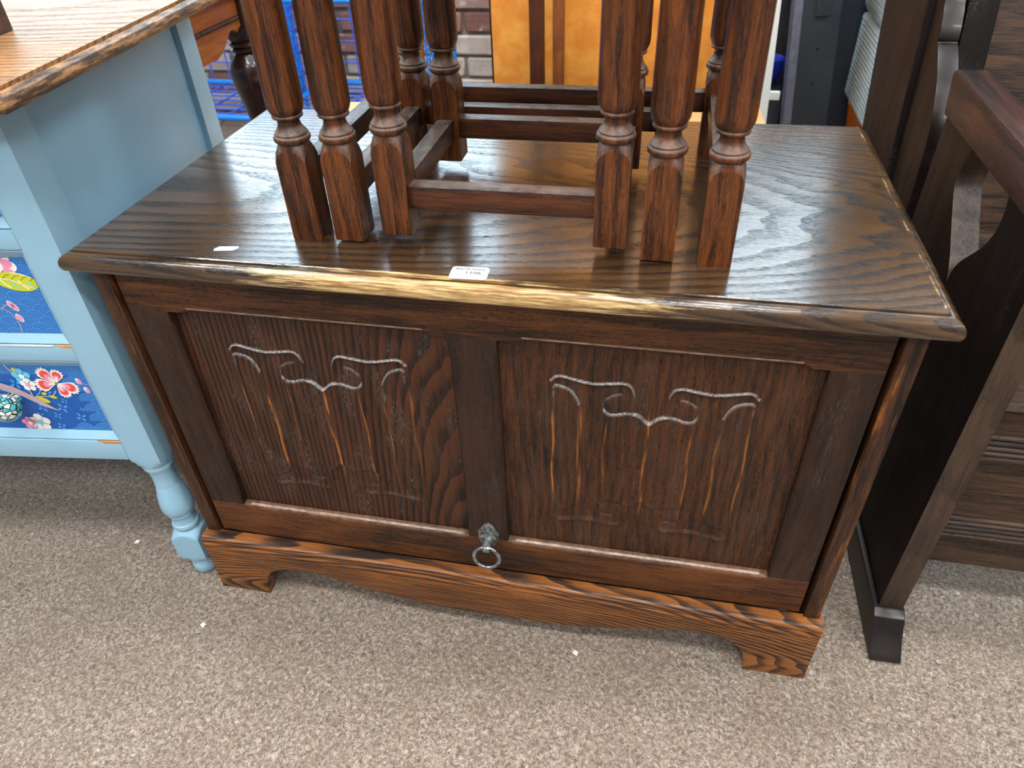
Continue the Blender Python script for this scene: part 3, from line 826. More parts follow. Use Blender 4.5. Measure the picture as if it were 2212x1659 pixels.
# legs: square stile continuing into a turned foot
def cab_leg(x, y, front):
    hw = SW / 2
    R = []
    for z, r in curve_pts([(0.0, 0.0120), (0.004, 0.0160), (0.014, 0.0190), (0.026, 0.0175), (0.034, 0.0150)], 12): R.append((z, r, 0))
    for z, r in ((0.0350, 0.0185), (0.0375, 0.0195), (0.0400, 0.0185)): R.append((z, r, 0))
    for z, r in ((0.0405, 0.0215), (0.046, 0.0290), (0.052, 0.1), (0.092, 0.1)): R.append((z, r, 1))
    for t in np.linspace(0, 1, 6): R.append((0.093 + 0.014 * t, 0.031 - 0.0135 * t, 1))
    for z, r in curve_pts([(0.108, 0.0185), (0.114, 0.0205), (0.119, 0.0195)], 6): R.append((z, r, 0))
    for z, r in curve_pts([(0.120, 0.0180), (0.128, 0.0172), (0.137, 0.0180), (0.139, 0.0200)], 8): R.append((z, r, 0))
    for z, r in curve_pts([(0.141, 0.0195), (0.150, 0.0235), (0.165, 0.0238), (0.185, 0.0205), (0.203, 0.0165)], 16): R.append((z, r, 0))
    for z, r in curve_pts([(0.204, 0.0172), (0.212, 0.0165), (0.226, 0.0168), (0.238, 0.0185)], 10): R.append((z, r, 0))
    for z, r in ((0.239, 0.0205), (0.243, 0.0215), (0.247, 0.0205)): R.append((z, r, 0))
    for z, r in ((0.248, 0.0215), (0.256, 0.0262), (0.2625, 0.0300), (0.268, 0.1), (0.7584, 0.1)): R.append((z, r, 1))
    return radial(R, (x, y), 32, hw)
part('leg', cab_leg(-SW / 2, SW / 2, 1), M['blue'], CAB, smooth=30)
part('leg', cab_leg(-WC + SW / 2, SW / 2, 1), M['blue'], CAB, smooth=30)
part('leg', cab_leg(-SW / 2, DC - SW / 2, 0), M['blue'], CAB, smooth=30)
part('leg', cab_leg(-WC + SW / 2, DC - SW / 2, 0), M['blue'], CAB, smooth=30)
part('side_panel', box((-0.022, SW - 0.004, 0.270), (-0.0085, DC - SW + 0.004, 0.7584), 0.0008), M['blue'], CAB)
part('side_panel', box((-WC + 0.0085, SW - 0.004, 0.270), (-WC + 0.022, DC - SW + 0.004, 0.7584), 0.0008), M['blue'], CAB)
part('back_panel', box((-WC + SW, DC - 0.02, 0.270), (-SW, DC - 0.01, 0.7584), 0.0008), M['blue'], CAB)
part('inner_case', box((-WC + 0.03, 0.06, 0.285), (-0.03, DC - 0.03, 0.75), 0.0), M['black'], CAB)
XL, XR = -WC + SW, -SW
part('rail', box((XL, 0.001, 0.2655), (XR - 0.0015, 0.030, 0.3000), 0.0018), M['blue'], CAB)
part('rail', box((XL, 0.001, 0.4385), (XR - 0.0015, 0.030, 0.4625), 0.0018), M['blue'], CAB)
part('rail', box((XL, 0.001, 0.5950), (XR - 0.0015, 0.030, 0.6190), 0.0018), M['blue'], CAB)
part('rail', box((XL, 0.001, 0.7400), (XR, 0.030, 0.7584), 0.0018), M['blue'], CAB)
def chip(z, x0, x1, name='bare_chip'):
    pts = [(x0, 0.0), (x0 + 0.004, 0.006), (x0 + 0.010, 0.012), (x1, 0.013), (x1, -0.0006), (x0 + 0.014, -0.0008)]
    return prism([(p[0], p[1] + 0.0015) for p in pts], 2, z - 0.0035, z + 0.0003)
part('paint_chip', chip(0.4625, -0.069, -0.0462), M['bare'], CAB, 'bare wood where the paint has chipped')
part('paint_chip', chip(0.3000, -0.080, -0.0462), M['bare'], CAB, 'bare wood where the paint has chipped')
part('paint_chip', prism([(-0.155, 0.0005), (-0.120, 0.0035), (-0.070, 0.0030), (-0.070, 0.0002)], 2, 0.4620, 0.4628), M['chipwhite'], CAB, 'white undercoat showing')

def serrated(cx, cz, r, ang, spread, y, bm, mi, inner=0.15):
    """one fan petal with a serrated rim"""
    pts = [(cx + inner * r * math.cos(ang), cz + inner * r * math.sin(ang))]
    n = 13
    for i in range(n):
        a = ang + spread * (i / (n - 1) - 0.5) * 2
        k = abs(i / (n - 1) - 0.5) * 2
        rr = r * (1 - 0.28 * k ** 3) * (1.0 if i % 2 else 0.88)
        pts.append((cx + rr * math.cos(a), cz + rr * math.sin(a)))
    f = bm.faces.new([bm.verts.new((p[0], y, p[1])) for p in pts]); f.material_index = mi
def blob(cx, cz, rx, rz, ang, y, bm, mi, n=18, pinch=0.0):
    pts = []
    for i in range(n):
        a = 2 * PI * i / n
        k = 1 - pinch * (0.5 - 0.5 * math.cos(a)) ** 2
        x, z = rx * math.cos(a), rz * math.sin(a) * k
        pts.append((cx + x * math.cos(ang) - z * math.sin(ang), cz + x * math.sin(ang) + z * math.cos(ang)))
    f = bm.faces.new([bm.verts.new((p[0], y, p[1])) for p in pts]); f.material_index = mi
def stroke(pts, w, y, bm, mi):
    pts = curve_pts(pts, 24); L_ = []
    for i, p in enumerate(pts):
        a = Vector(pts[max(0, i - 1)]); b = Vector(pts[min(len(pts) - 1, i + 1)]); d = (b - a).normalized()
        L_.append((bm.verts.new((p[0] - d.y * w / 2, y, p[1] + d.x * w / 2)), bm.verts.new((p[0] + d.y * w / 2, y, p[1] - d.x * w / 2))))
    for a, b in zip(L_[:-1], L_[1:]):
        f = bm.faces.new([a[0], a[1], b[1], b[0]]); f.material_index = mi
def waves(bm, x0, x1, z0, z1, y, skip=None, pitch=0.0255, rowh=0.0088):
    """overlapping fans of concentric arcs printed flat on the paper"""
    r0 = pitch * 0.56; rows = int((z1 - z0) / rowh) + 3
    for k in range(rows):
        cz = z1 + 0.002 - k * rowh
        cx = x0 - pitch + (pitch / 2 if k % 2 else 0)
        while cx < x1 + pitch:
            if not (skip and skip(cx, cz)):
                yy = y - 0.000012 * k
                for j in range(6):
                    ro = r0 * (1 - j * 0.17); ri = ro - r0 * 0.075
                    for seg in range(14):
                        a0, a1 = PI * seg / 14, PI * (seg + 1) / 14
                        for (ra, rb_, mi, dy) in ((ro, ri, 1, -0.000004), (ri, max(ro - r0 * 0.17, 0.0003), 0, 0.0)):
                            f = bm.faces.new([bm.verts.new((cx + q * math.cos(a), yy + dy, cz + q * math.sin(a))) for q, a in ((ra, a0), (ra, a1), (rb_, a1), (rb_, a0))])
                            f.material_index = mi
            cx += pitch
def clip(bm, x0, x1, z0, z1):
    for co, no in (((x0, 0, 0), (-1, 0, 0)), ((x1, 0, 0), (1, 0, 0)), ((0, 0, z0), (0, 0, -1)), ((0, 0, z1), (0, 0, 1))):
        bmesh.ops.bisect_plane(bm, geom=bm.verts[:] + bm.edges[:] + bm.faces[:], plane_co=co, plane_no=no, clear_outer=True)
def drawer(z0, z1, decor, label=None):
    d = bpy.data.objects.new('drawer', None); COL.objects.link(d); d.parent = CAB
    x0, x1 = XL + 0.001, XR - 0.001
    fx, fz0, fz1 = 0.0115, 0.0115, 0.0135
    bm = bmesh.new()
    o = [(x0, z0), (x1, z0), (x1, z1), (x0, z1)]
    i_ = [(x0 + fx, z0 + fz0), (x1 - fx, z0 + fz0), (x1 - fx, z1 - fz1), (x0 + fx, z1 - fz1)]
    lv = []
    for pts, y in ((o, 0.030), (o, 0.0045), ([(p[0] + (0.002 if p[0] == x0 else -0.002), p[1] + (0.002 if p[1] == z0 else -0.002)) for p in o], 0.0025), (i_, 0.0105), (i_, 0.0118)):
        lv.append([bm.verts.new((p[0], y, p[1])) for p in pts])
    for a, b in zip(lv[:-1], lv[1:]):
        for k in range(4): bm.faces.new([a[k], a[(k + 1) % 4], b[(k + 1) % 4], b[k]])
    bm.faces.new(lv[-1]); bm.faces.new(list(reversed(lv[0])))
    part('drawer_front', bm, M['blue'], d, smooth=30)
    px0, px1, pz0, pz1 = i_[0][0] + 0.0005, i_[1][0] - 0.0005, i_[0][1] + 0.0005, i_[2][1] - 0.0005
    pb = bmesh.new()
    f = pb.faces.new([pb.verts.new((x, 0.0114, z)) for x, z in ((px0, pz0), (px1, pz0), (px1, pz1), (px0, pz1))]); f.material_index = 0
    decor(pb, px0, px1, pz0, pz1)
    clip(pb, px0, px1, pz0, pz1)
    me = bpy.data.meshes.new('floral_paper')
    bmesh.ops.recalc_face_normals(pb, faces=[]); pb.to_mesh(me); pb.free()
    for m in PAPER: me.materials.append(m)
    link('floral_paper', me, d, 'blue wave paper with printed flowers')
    return d
Y1 = 0.0112
def small_flower(bm, x, z, r, mi, y, petals=4, a0=0.4):
    for i in range(petals):
        a = a0 + 2 * PI * i / petals
        blob(x + r * 0.62 * math.cos(a), z + r * 0.62 * math.sin(a), r * 0.42, r * 0.24, a, y, bm, mi, 10)
def plum(bm, x, z, r, mi, mc, y):
    for i in range(5):
        a = 0.3 + 2 * PI * i / 5
        blob(x + r * 0.58 * math.cos(a), z + r * 0.58 * math.sin(a), r * 0.48, r * 0.44, a, y, bm, mi, 12)
    blob(x, z, r * 0.3, r * 0.3, 0, y - 0.00002, bm, mc, 10)
def decor_low(bm, x0, x1, z0, z1):
    skip = lambda cx, cz: (cx < -0.085 - (0.395 - cz) * -0.25 and cz < 0.402) and not (cz < 0.318 and cx > -0.108)
    waves(bm, x0 - 0.0, x1, z0, z1, Y1, skip)
    y = Y1 - 0.0006
    for x, z, r in ((-0.160, 0.392, 0.0085), (-0.112, 0.352, 0.0085), (-0.092, 0.336, 0.0080), (-0.140, 0.352, 0.0080), (-0.150, 0.338, 0.006), (-0.125, 0.338, 0.006), (-0.122, 0.377, 0.007),
                    (-0.128, 0.318, 0.007), (-0.104, 0.364, 0.005), (-0.085, 0.350, 0.004), (-0.172, 0.380, 0.005), (-0.152, 0.378, 0.004)):
        small_flower(bm, x, z, r, 1, y + 0.0002)
    stroke([(-0.166, 0.442), (-0.158, 0.418), (-0.150, 0.408)], 0.0022, y, bm, 7)
    stroke([(-0.1475, 0.3935), (-0.1450, 0.376), (-0.1475, 0.362)], 0.0022, y, bm, 7)
    stroke([(-0.1460, 0.370), (-0.132, 0.372), (-0.118, 0.372), (-0.108, 0.382)], 0.0016, y, bm, 7)
    stroke([(-0.140, 0.372), (-0.131, 0.380), (-0.131, 0.390), (-0.140, 0.392)], 0.0012, y, bm, 7)
    blob(-0.133, 0.366, 0.0095, 0.0040, -0.5, y - 0.00004, bm, 5); blob(-0.116, 0.371, 0.0050, 0.0026, -0.25, y - 0.00004, bm, 5)
    blob(-0.127, 0.3765, 0.0036, 0.0024, 0.1, y - 0.00004, bm, 5); blob(-0.151, 0.4165, 0.0032, 0.0028, 1.2, y - 0.00004, bm, 5)
    plum(bm, -0.1450, 0.4055, 0.0125, 6, 2, y - 0.00008); plum(bm, -0.1420, 0.3915, 0.0105, 2, 4, y - 0.00012)
    cx, cz = -0.1010, 0.3950
    for i, (a, s) in enumerate(((2.20, 1.0), (1.15, 0.84), (3.30, 1.08), (-0.38, 1.02), (-1.28, 0.86))):
        serrated(cx, cz, 0.0300 * s, a, 0.50, y - 0.0002 - i * 0.00001, bm, 2, 0.0)
        serrated(cx, cz, 0.0258 * s, a, 0.41, y - 0.0003 - i * 0.00001, bm, 3, 0.1)
        serrated(cx, cz, 0.0185 * s, a, 0.33, y - 0.0004 - i * 0.00001, bm, 4, 0.1)
        blob(cx + 0.007 * math.cos(a), cz + 0.007 * math.sin(a), 0.0055, 0.0014, a, y - 0.00045, bm, 2, 10)
    blob(cx, cz, 0.0024, 0.0024, 0, y - 0.0005, bm, 9, 12)
    for x, z in ((-0.0690, 0.3990), (-0.0635, 0.3845)):
        blob(x, z, 0.0052, 0.0036, 1.9, y - 0.00004, bm, 2); blob(x + 0.001, z - 0.001, 0.0042, 0.0030, 1.9, y - 0.00008, bm, 4)
    stroke([(-0.068, 0.3965), (-0.062, 0.394), (-0.056, 0.3935)], 0.0008, y, bm, 7)
    plum(bm, -0.1560, 0.3250, 0.0150, 2, 6, y - 0.0001); plum(bm, -0.1720, 0.3230, 0.0110, 4, 2, y - 0.0001)
    f = bm.faces.new([bm.verts.new((x, y - 0.0007, z)) for x, z in ((-0.185, 0.396), (-0.165, 0.388), (-0.140, 0.370), (-0.118, 0.347), (-0.135, 0.354), (-0.160, 0.372), (-0.185, 0.382))]); f.material_index = 7
def decor_mid(bm, x0, x1, z0, z1):
    waves(bm, x0 - 0.0, x1, z0, z1, Y1)
    y = Y1 - 0.0006
    for i in range(9):
        a = 2 * PI * i / 9
        blob(-0.0960 + 0.0165 * math.cos(a), 0.5690 + 0.0165 * math.sin(a), 0.0085, 0.0075, a, y, bm, 2, 14)
    for i in range(8):
        a = 2 * PI * i / 8 + 0.2
        blob(-0.0965 + 0.0150 * math.cos(a), 0.5695 + 0.0150 * math.sin(a), 0.0072, 0.0058, a, y - 0.0001, bm, 4, 14)
    blob(-0.097, 0.569, 0.0095, 0.0080, 0.3, y - 0.0002, bm, 2, 16); blob(-0.098, 0.570, 0.0055, 0.0045, 0.3, y - 0.0003, bm, 4, 14)
    blob(-0.0830, 0.5490, 0.0285, 0.0135, -0.12, y - 0.0004, bm, 5, 26, 0.25)
    blob(-0.0850, 0.5475, 0.0225, 0.0085, -0.12, y - 0.0005, bm, 9 if False else 5, 20)
    stroke([(-0.110, 0.5530), (-0.090, 0.5520), (-0.072, 0.5440), (-0.062, 0.540)], 0.0010, y - 0.0006, bm, 2)
    for k in range(4):
        x = -0.100 + k * 0.011
        stroke([(x, 0.5525 - k * 0.001), (x + 0.004, 0.5455 - k * 0.0012), (x + 0.009, 0.5405 - k * 0.001)], 0.0016, y - 0.0006, bm, 6 if k % 2 else 2)
        stroke([(x + 0.004, 0.553 - k * 0.001), (x + 0.010, 0.5575 - k * 0.0012), (x + 0.015, 0.5585 - k * 0.0015)], 0.0010, y - 0.0006, bm, 9)
    stroke([(-0.083, 0.5610), (-0.070, 0.5590), (-0.060, 0.5540)], 0.0012, y - 0.0006, bm, 2)
    for x, z in ((-0.1040, 0.5165), (-0.1010, 0.5130), (-0.1020, 0.4975)):
        blob(x, z, 0.0062, 0.0040, 2.0, y, bm, 2); blob(x, z, 0.0052, 0.0033, 2.0, y - 0.0001, bm, 4)
    stroke([(-0.130, 0.512), (-0.118, 0.511), (-0.110, 0.503), (-0.1065, 0.490), (-0.1090, 0.476)], 0.0012, y + 0.0001, bm, 7)
    stroke([(-0.120, 0.5085), (-0.112, 0.5155), (-0.106, 0.5150)], 0.0012, y + 0.0001, bm, 7)
d3 = drawer(0.3005, 0.4380, decor_low)
d2 = drawer(0.4630, 0.5945, decor_mid)
d1 = drawer(0.6195, 0.7395, lambda bm, a, b, c_, d_: waves(bm, b - 0.25, b, c_, d_, Y1))
def knobmat():
    N = NT('glazed_knob')
    co = N.n('ShaderNodeTexCoord').outputs['Object']
    v = N.n('ShaderNodeTexVoronoi', feature='DISTANCE_TO_EDGE'); N.put(v.inputs['Vector'], co); v.inputs['Scale'].default_value = 150
    v2 = N.n('ShaderNodeTexVoronoi'); N.put(v2.inputs['Vector'], co); v2.inputs['Scale'].default_value = 150
    sp = N.n('ShaderNodeSeparateXYZ'); N.put(sp.inputs[0], v2.outputs['Color'])
    c = N.mix(N.math('GREATER_THAN', sp.outputs[0], 0.55), lin(84, 190, 196), lin(238, 244, 240))
    c = N.mix(N.smooth(v.outputs['Distance'], 0.05, 0.10), lin(24, 40, 44), c)
    N.out(Base_Color=c, Roughness=0.15); N.b.inputs['Coat Weight'].default_value = 0.8
    return N.m
M['knob'] = knobmat()
kn = radial([(0.0125, 0.011, 0), (0.0095, 0.0105, 0)] + [(0.009 - 0.034 * t, 0.020 * math.sqrt(max(0.02, 1 - (2 * t - 1) ** 2)), 0) for t in np.linspace(0.02, 0.995, 12)], (-0.1745, 0.3660), 24, axis=1)
part('knob', kn, M['knob'], d3, 'turquoise glazed knob with white triangles', smooth=50)
# top board with moulded edge
tb = bmesh.new(); ZC, TC, OV = 0.7795, 0.0215, 0.0545
tp = [(0.010, -TC), (0.003, -TC + 0.002), (0.0, -TC + 0.007), (0.0005, -0.011), (0.003, -0.0065), (0.007, -0.004), (0.0115, -0.0032), (0.0118, -0.0040), (0.0138, -0.0040), (0.0140, 0.0), (0.0155, 0.0004)]
rg_ = []
for d_, z in tp:
    rg_.append([tb.verts.new((x, y, ZC + z)) for x, y in ((-WC - OV + d_, DC + OV * 0.3), (-WC - OV + d_, -0.0492 + d_), (OV - d_, -0.0492 + d_), (OV - d_, DC + OV * 0.3))])
for a, b in zip(rg_[:-1], rg_[1:]):
    for i in range(3): tb.faces.new([a[i], a[i + 1], b[i + 1], b[i]])
tb.faces.new(rg_[-1]); tb.faces.new(list(reversed(rg_[0]))); tb.faces.new([r[0] for r in rg_] + [r[3] for r in reversed(rg_)])
part('cabinet_top', tb, M['cabtop'], CAB, 'worn honey oak top with a dark moulded edge', smooth=24)
# dark wooden foot of whatever stands on the cabinet
bx = thing('wooden_box', 'dark brown wooden box standing on the oak top of the blue cabinet', 'box', (-0.4669, 0.0122, ZC + 0.0005), 0.12378)
part('box_body', box((-0.30, 0.02, 0.0), (-0.090, 0.196, 0.10), 0.002), M['boxwood'], bx)
part('box_rim', box((-0.304, 0.016, 0.038), (-0.0885, 0.200, 0.052), 0.002), M['boxwood'], bx)

# ------------------------------------------------------------------ dark oak settle on the right
SE = thing('oak_settle', 'dark oak settle with panelled back, scrolled wing and open arm, right of the chest', 'settle', (0.545, 0.096, 0.0))
ox, oy = 0.545, 0.096
yz = lambda pts: [(p[0] - oy, p[1]) for p in pts]
TK = 0.032
hole = curve_pts([(0.345, 0.6275), (0.361, 0.590), (0.358, 0.572), (0.339, 0.551), (0.318, 0.530), (0.301, 0.514), (0.288, 0.498), (0.279, 0.482)], 28) + \
       curve_pts([(0.2795, 0.484), (0.274, 0.505), (0.262, 0.522), (0.248, 0.536), (0.222, 0.563), (0.209, 0.590), (0.209, 0.612), (0.214, 0.6275)], 28)
endp = [(0.096, 0.060), (0.096, 0.628), (0.462, 0.628), (0.462, 0.55), (0.463, 0.30), (0.463, 0.060)]
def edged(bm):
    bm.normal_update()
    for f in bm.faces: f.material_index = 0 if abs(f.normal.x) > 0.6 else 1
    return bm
part('end_panel', edged(prism(yz(endp), 0, 0.0, TK, holes=[yz(hole)], w=0.0)), [M['settle'], M['settle_edge']], SE)
arm = [(0.080, 0.628), (0.080, 0.668), (0.090, 0.674), (0.474, 0.682), (0.482, 0.676), (0.470, 0.640), (0.466, 0.628)]
part('arm', prism(yz(arm), 0, -0.004, TK + 0.003, w=0.003), M['settle_y'], SE)
# raked back upright with a scroll-fronted wing
rk = lambda z: 0.30 * (z - 0.41)
up = [(0.470, 0.060), (0.470, 0.50), (0.472, 0.56), (0.480, 0.600), (0.500, 0.628), (0.515, 0.648), (0.530, 0.663), (0.560, 0.672), (0.575, 0.6835), (0.578, 0.690), (0.590, 0.705), (0.600, 0.730),
      (0.612, 0.770), (0.64, 0.86), (0.66, 1.0), (0.72, 1.30), (1.06, 1.30), (0.960, 0.86), (0.900, 0.681), (0.831, 0.484), (0.78, 0.30), (0.74, 0.060)]
wing_front = [(0.497, 0.45), (0.500, 0.52), (0.506, 0.570), (0.514, 0.600), (0.531, 0.628), (0.546, 0.648), (0.572, 0.672), (0.588, 0.6835), (0.5935, 0.6862), (0.5925, 0.692), (0.597, 0.705),
              (0.606, 0.722), (0.616, 0.740), (0.632, 0.80), (0.652, 0.90), (0.68, 1.02), (0.72, 1.15)]
wing = curve_pts(wing_front, 60) + [(0.86, 1.15), (0.73, 0.735), (0.655, 0.50), (0.64, 0.45)]
part('wing', edged(prism(yz(wing), 0, 0.0, 0.027, w=0.004, seg=3)), [M['settle'], M['settle_scroll']], SE, 'polished scroll-edged wing')
board = [(0.62, 0.060), (0.606, 0.45), (0.622, 0.55), (0.655, 0.728), (0.70, 0.90), (0.76, 1.15), (1.02, 1.15), (0.960, 0.86), (0.900, 0.681), (0.831, 0.484), (0.78, 0.30), (0.74, 0.060)]
part('back_upright', prism(yz(board), 0, -0.010, TK, w=0.003), M['settle'], SE)
part('lower_upright', prism(yz([(0.490, 0.060), (0.497, 0.45), (0.606, 0.45), (0.62, 0.060)]), 0, 0.004, TK, w=0.001), M['settle'], SE)
# sled foot
sled = [(0.046, 0.0), (0.044, 0.006), (0.052, 0.014), (0.066, 0.028), (0.076, 0.042), (0.082, 0.054), (0.090, 0.058), (0.093, 0.061), (0.78, 0.061), (0.79, 0.0)]
part('sled_foot', prism(yz(sled), 0, -0.006, TK + 0.003, w=0.002), M['settle_scroll'], SE)
# front boards with reeding
FY = 0.150 - oy
def reeded(z0, z1, zr0, zr1, n):
    pts = [(FY + 0.02, z0), (FY, z0), (FY, zr0)]
    hh = (zr1 - zr0) / n
    for i in range(n):
        for t in np.linspace(0, 1, 7)[1:-1]:
            pts.append((FY + 0.0015 - 0.0045 * math.sin(PI * t) , zr0 + hh * (i + t)))
        pts.append((FY + 0.0015, zr0 + hh * (i + 1)))
    pts += [(FY, zr1 + 0.0002), (FY, z1), (FY + 0.02, z1)]
    return prism(pts, 0, TK, 1.05)
part('front_board', reeded(0.250, 0.392, 0.306, 0.350, 5), M['settle_x'], SE, smooth=40)
part('front_board', reeded(0.110, 0.2495, 0.162, 0.204, 5), M['settle_x'], SE, smooth=40)
part('seat_board', prism([(FY - 0.012, 0.396), (FY - 0.018, 0.402), (FY - 0.012, 0.410), (FY + 0.085, 0.410), (FY + 0.085, 0.392)], 0, TK, 1.05, w=0.001), M['settle_x'], SE)
part('seat_lid', box((TK + 0.003, FY + 0.089, 0.393), (1.05, 0.525 - oy, 0.411), 0.002), M['settle_x'], SE)
# panelled back
def raked(x0, x1, z0, z1, d, t):
    return prism(yz([(0.520 + rk(z0) + d, z0), (0.520 + rk(z1) + d, z1), (0.520 + rk(z1) + d + t, z1), (0.520 + rk(z0) + d + t, z0)]), 0, x0, x1, w=0.0015)
part('back_stile', raked(TK, TK + 0.040, 0.40, 1.15, 0.0, 0.025), M['settle'], SE)
part('back_rail', raked(TK + 0.040, 1.05, 0.40, 0.43, 0.0, 0.025), M['settle_x'], SE)
part('back_panel', raked(TK + 0.040, 1.05, 0.43, 1.15, 0.006, 0.012), M['settle_x'], SE)


# ------------------------------------------------------------------ furniture behind
pt = thing('pine_table', 'low pale pine table just behind the chest', 'table', (-0.10, 0.80, 0.0), math.radians(2.9))
part('table_top', box((-0.462, -0.22, 0.425), (0.486, 0.222, 0.45), 0.004), M['pine'], pt)
for x in (-0.42, 0.43):
    for y in (-0.18, 0.18): part('leg', box((x - 0.025, y - 0.025, 0), (x + 0.025, y + 0.025, 0.425), 0.003), M['pine'], pt)
for y in (-0.19, 0.19): part('apron', box((-0.395, y - 0.01, 0.35), (0.405, y + 0.01, 0.425), 0.002), M['pine'], pt)

ob = thing('plywood_board', 'tall orange birch board standing upright behind the nest of tables', 'board', (0.04, 1.27, 0.0), math.radians(-2))
part('board_face', box((-0.300, 0.0, 0.0), (0.300, 0.018, 1.52), 0.0015), M['board'], ob)
part('edge_strip', box((-0.304, -0.001, 0.0), (-0.3002, 0.019, 1.52), 0.0005), M['black'], ob, 'thin black edge strip')
def slat(name, label, x, y, w_, d_, h_, mat, tilt=0.0, group=None):
    o = part(name, box((-w_ / 2, -d_ / 2, 0), (w_ / 2, d_ / 2, h_), 0.003), mat)
    o.location = (x, y, 0); o.rotation_euler = (0, tilt, 0)
    return tag(o, label, 'batten')
slat('upright_batten', 'darkest upright wooden batten in front of the orange board', -0.1330, 1.20, 0.034, 0.022, 1.40, M['darkslat'])
slat('upright_batten', 'reddish brown upright batten, right one of the pair before the orange board', -0.0820, 1.20, 0.026, 0.022, 1.40, M['midslat'])
slat('upright_batten', 'thin orange-brown upright batten in front of the blue wire cage', -0.4215, 1.20, 0.013, 0.022, 1.0, M['midslat'])

tbk = thing('carved_table', 'oak table with scalloped apron, rope moulding and dark turned leg behind blue cabinet', 'table', (-0.75, 0.97, 0.0))
sc_ = [(-0.40, 0.70), (-0.40, 0.585), (-0.32, 0.56), (-0.26, 0.578), (-0.235, 0.571)]
sc_ = [(-0.42, 0.690), (-0.42, 0.575), (-0.150, 0.577), (-0.125, 0.575), (-0.100, 0.583), (-0.082, 0.592), (-0.066, 0.604), (-0.052, 0.614), (-0.042, 0.616), (-0.030, 0.611), (-0.022, 0.606), (-0.016, 0.612), (-0.004, 0.616), (-0.004, 0.690)]
part('apron', prism(sc_, 0, -0.016, 0.004, w=0.001), M['apron'], tbk)
rp = bmesh.new()
for i in range(70):
    y = -0.415 + i * 0.0058
    tube([(0.004, y, 0.6295), (0.0065, y + 0.003, 0.6335), (0.004, y + 0.006, 0.6375)], 0.0024, 5, bm=rp)
part('rope_moulding', rp, M['darkslat'], tbk, 'dark rope-twist moulding')
rg2 = [(0.0, 0.024, 0), (0.02, 0.03, 0), (0.05, 0.03, 0), (0.07, 0.018, 0), (0.20, 0.020, 0)]
rg2 += [(z, r, 0) for z, r in curve_pts([(0.24, 0.018), (0.36, 0.022), (0.44, 0.033), (0.49, 0.044), (0.525, 0.042), (0.548, 0.030), (0.556, 0.024)], 30)]
rg2 += [(0.558, 0.030, 0), (0.563, 0.032, 0), (0.567, 0.026, 0), (0.571, 0.032, 0), (0.576, 0.033, 0), (0.580, 0.027, 0), (0.590, 0.035, 1), (0.600, 0.1, 1), (0.690, 0.1, 1)]
lm = radial(rg2, (0, 0), 32, 0.030)
me = bpy.data.meshes.new('leg'); lm.to_mesh(me); lm.free(); me.materials.append(M['darkleg']); finish(me, 30)
for x, y in ((-0.018, 0.026), (-0.018, -0.445), (-0.72, 0.026), (-0.72, -0.445)):
    o = link('leg', me, tbk); o.location = (x, y, 0)
part('table_top', box((-0.78, -0.50, 0.690), (0.035, 0.075, 0.712), 0.005), M['apron'], tbk)
part('apron', box((-0.69, 0.018, 0.60), (-0.048, 0.034, 0.690), 0.001), M['apron'], tbk)

# blue wire roll cages
def mesh_panel(bm, p0, u, v, nu, nv, r):
    p0, u, v = Vector(p0), Vector(u), Vector(v)
    for i in range(nu + 1):
        a = p0 + u * (i / nu); tube([a, a + v], r, 5, bm=bm)
    for j in range(nv + 1):
        a = p0 + v * (j / nv); tube([a, a + u], r, 5, bm=bm)
def cage(label, x, y, rz, w_, d_, nleft, zig):
    t = thing('wire_cage', label, 'cage', (x, y, 0), rz)
    z0, z1 = 0.20, 1.05
    bm = bmesh.new(); mesh_panel(bm, (0, d_, z0), (w_, 0, 0), (0, 0, z1 - z0), int(w_ / 0.070), 12, 0.0028); part('back_mesh', bm, M['cage'], t)
    bm = bmesh.new(); mesh_panel(bm, (0, 0, z0), (0, d_, 0), (0, 0, z1 - z0), nleft, 12, 0.0026)
    if zig:
        for k in range(10):
            za = z0 + 0.085 * k
            tube([(0, d_ * 0.55, za), (0, d_ - 0.02, za + 0.0425), (0, d_ * 0.55, za + 0.085)], 0.0026, 5, bm=bm)
    part('side_mesh', bm, M['cage'], t)
    bm = bmesh.new(); mesh_panel(bm, (w_, 0, z0), (0, d_, 0), (0, 0, z1 - z0), 12, 26, 0.0028); part('side_mesh', bm, M['cagebright'], t)
    bm = bmesh.new()
    for k in range(6): tube([(w_ * k / 5, 0, z0), (w_ * k / 5, d_, z0)], 0.0035, 5, bm=bm)
    for k in range(1, 8): tube([(0, d_ * k / 8, z0 - 0.004), (w_, d_ * k / 8, z0 - 0.004)], 0.0035, 5, bm=bm)
    part('wire_deck', bm, M['cage'], t)
    for px, py in ((0, 0), (w_, 0), (0, d_), (w_, d_)): part('post', tube([(px, py, 0.06), (px, py, 1.08)], 0.0085, 10), M['cagebright'] if px else M['cage'], t)
    for a, b, zt in (((0, 0), (w_, 0), z0), ((0, d_), (w_, d_), z0), ((0, 0), (0, d_), z0), ((w_, 0), (w_, d_), z0), ((0, 0), (w_, 0), 0.542), ((0, d_), (w_, d_), 1.05)):
        part('frame_bar', tube([(a[0], a[1], zt), (b[0], b[1], zt)], 0.0095, 10), M['cagebright'], t)
    for px, py in ((0.03, 0.03), (w_ - 0.03, 0.03), (0.03, d_ - 0.03), (w_ - 0.03, d_ - 0.03)):
        part('caster', radial([(px - 0.012, 0.028, 0), (px - 0.010, 0.031, 0), (px + 0.010, 0.031, 0), (px + 0.012, 0.028, 0)], (py, 0.031), 16, axis=0), M['blackbox'], t)
    return t
cage('blue wire roll cage between the nest legs, in front of the brick wall', -1.075, 1.615, math.radians(0), 0.510, 0.370, 8, True)
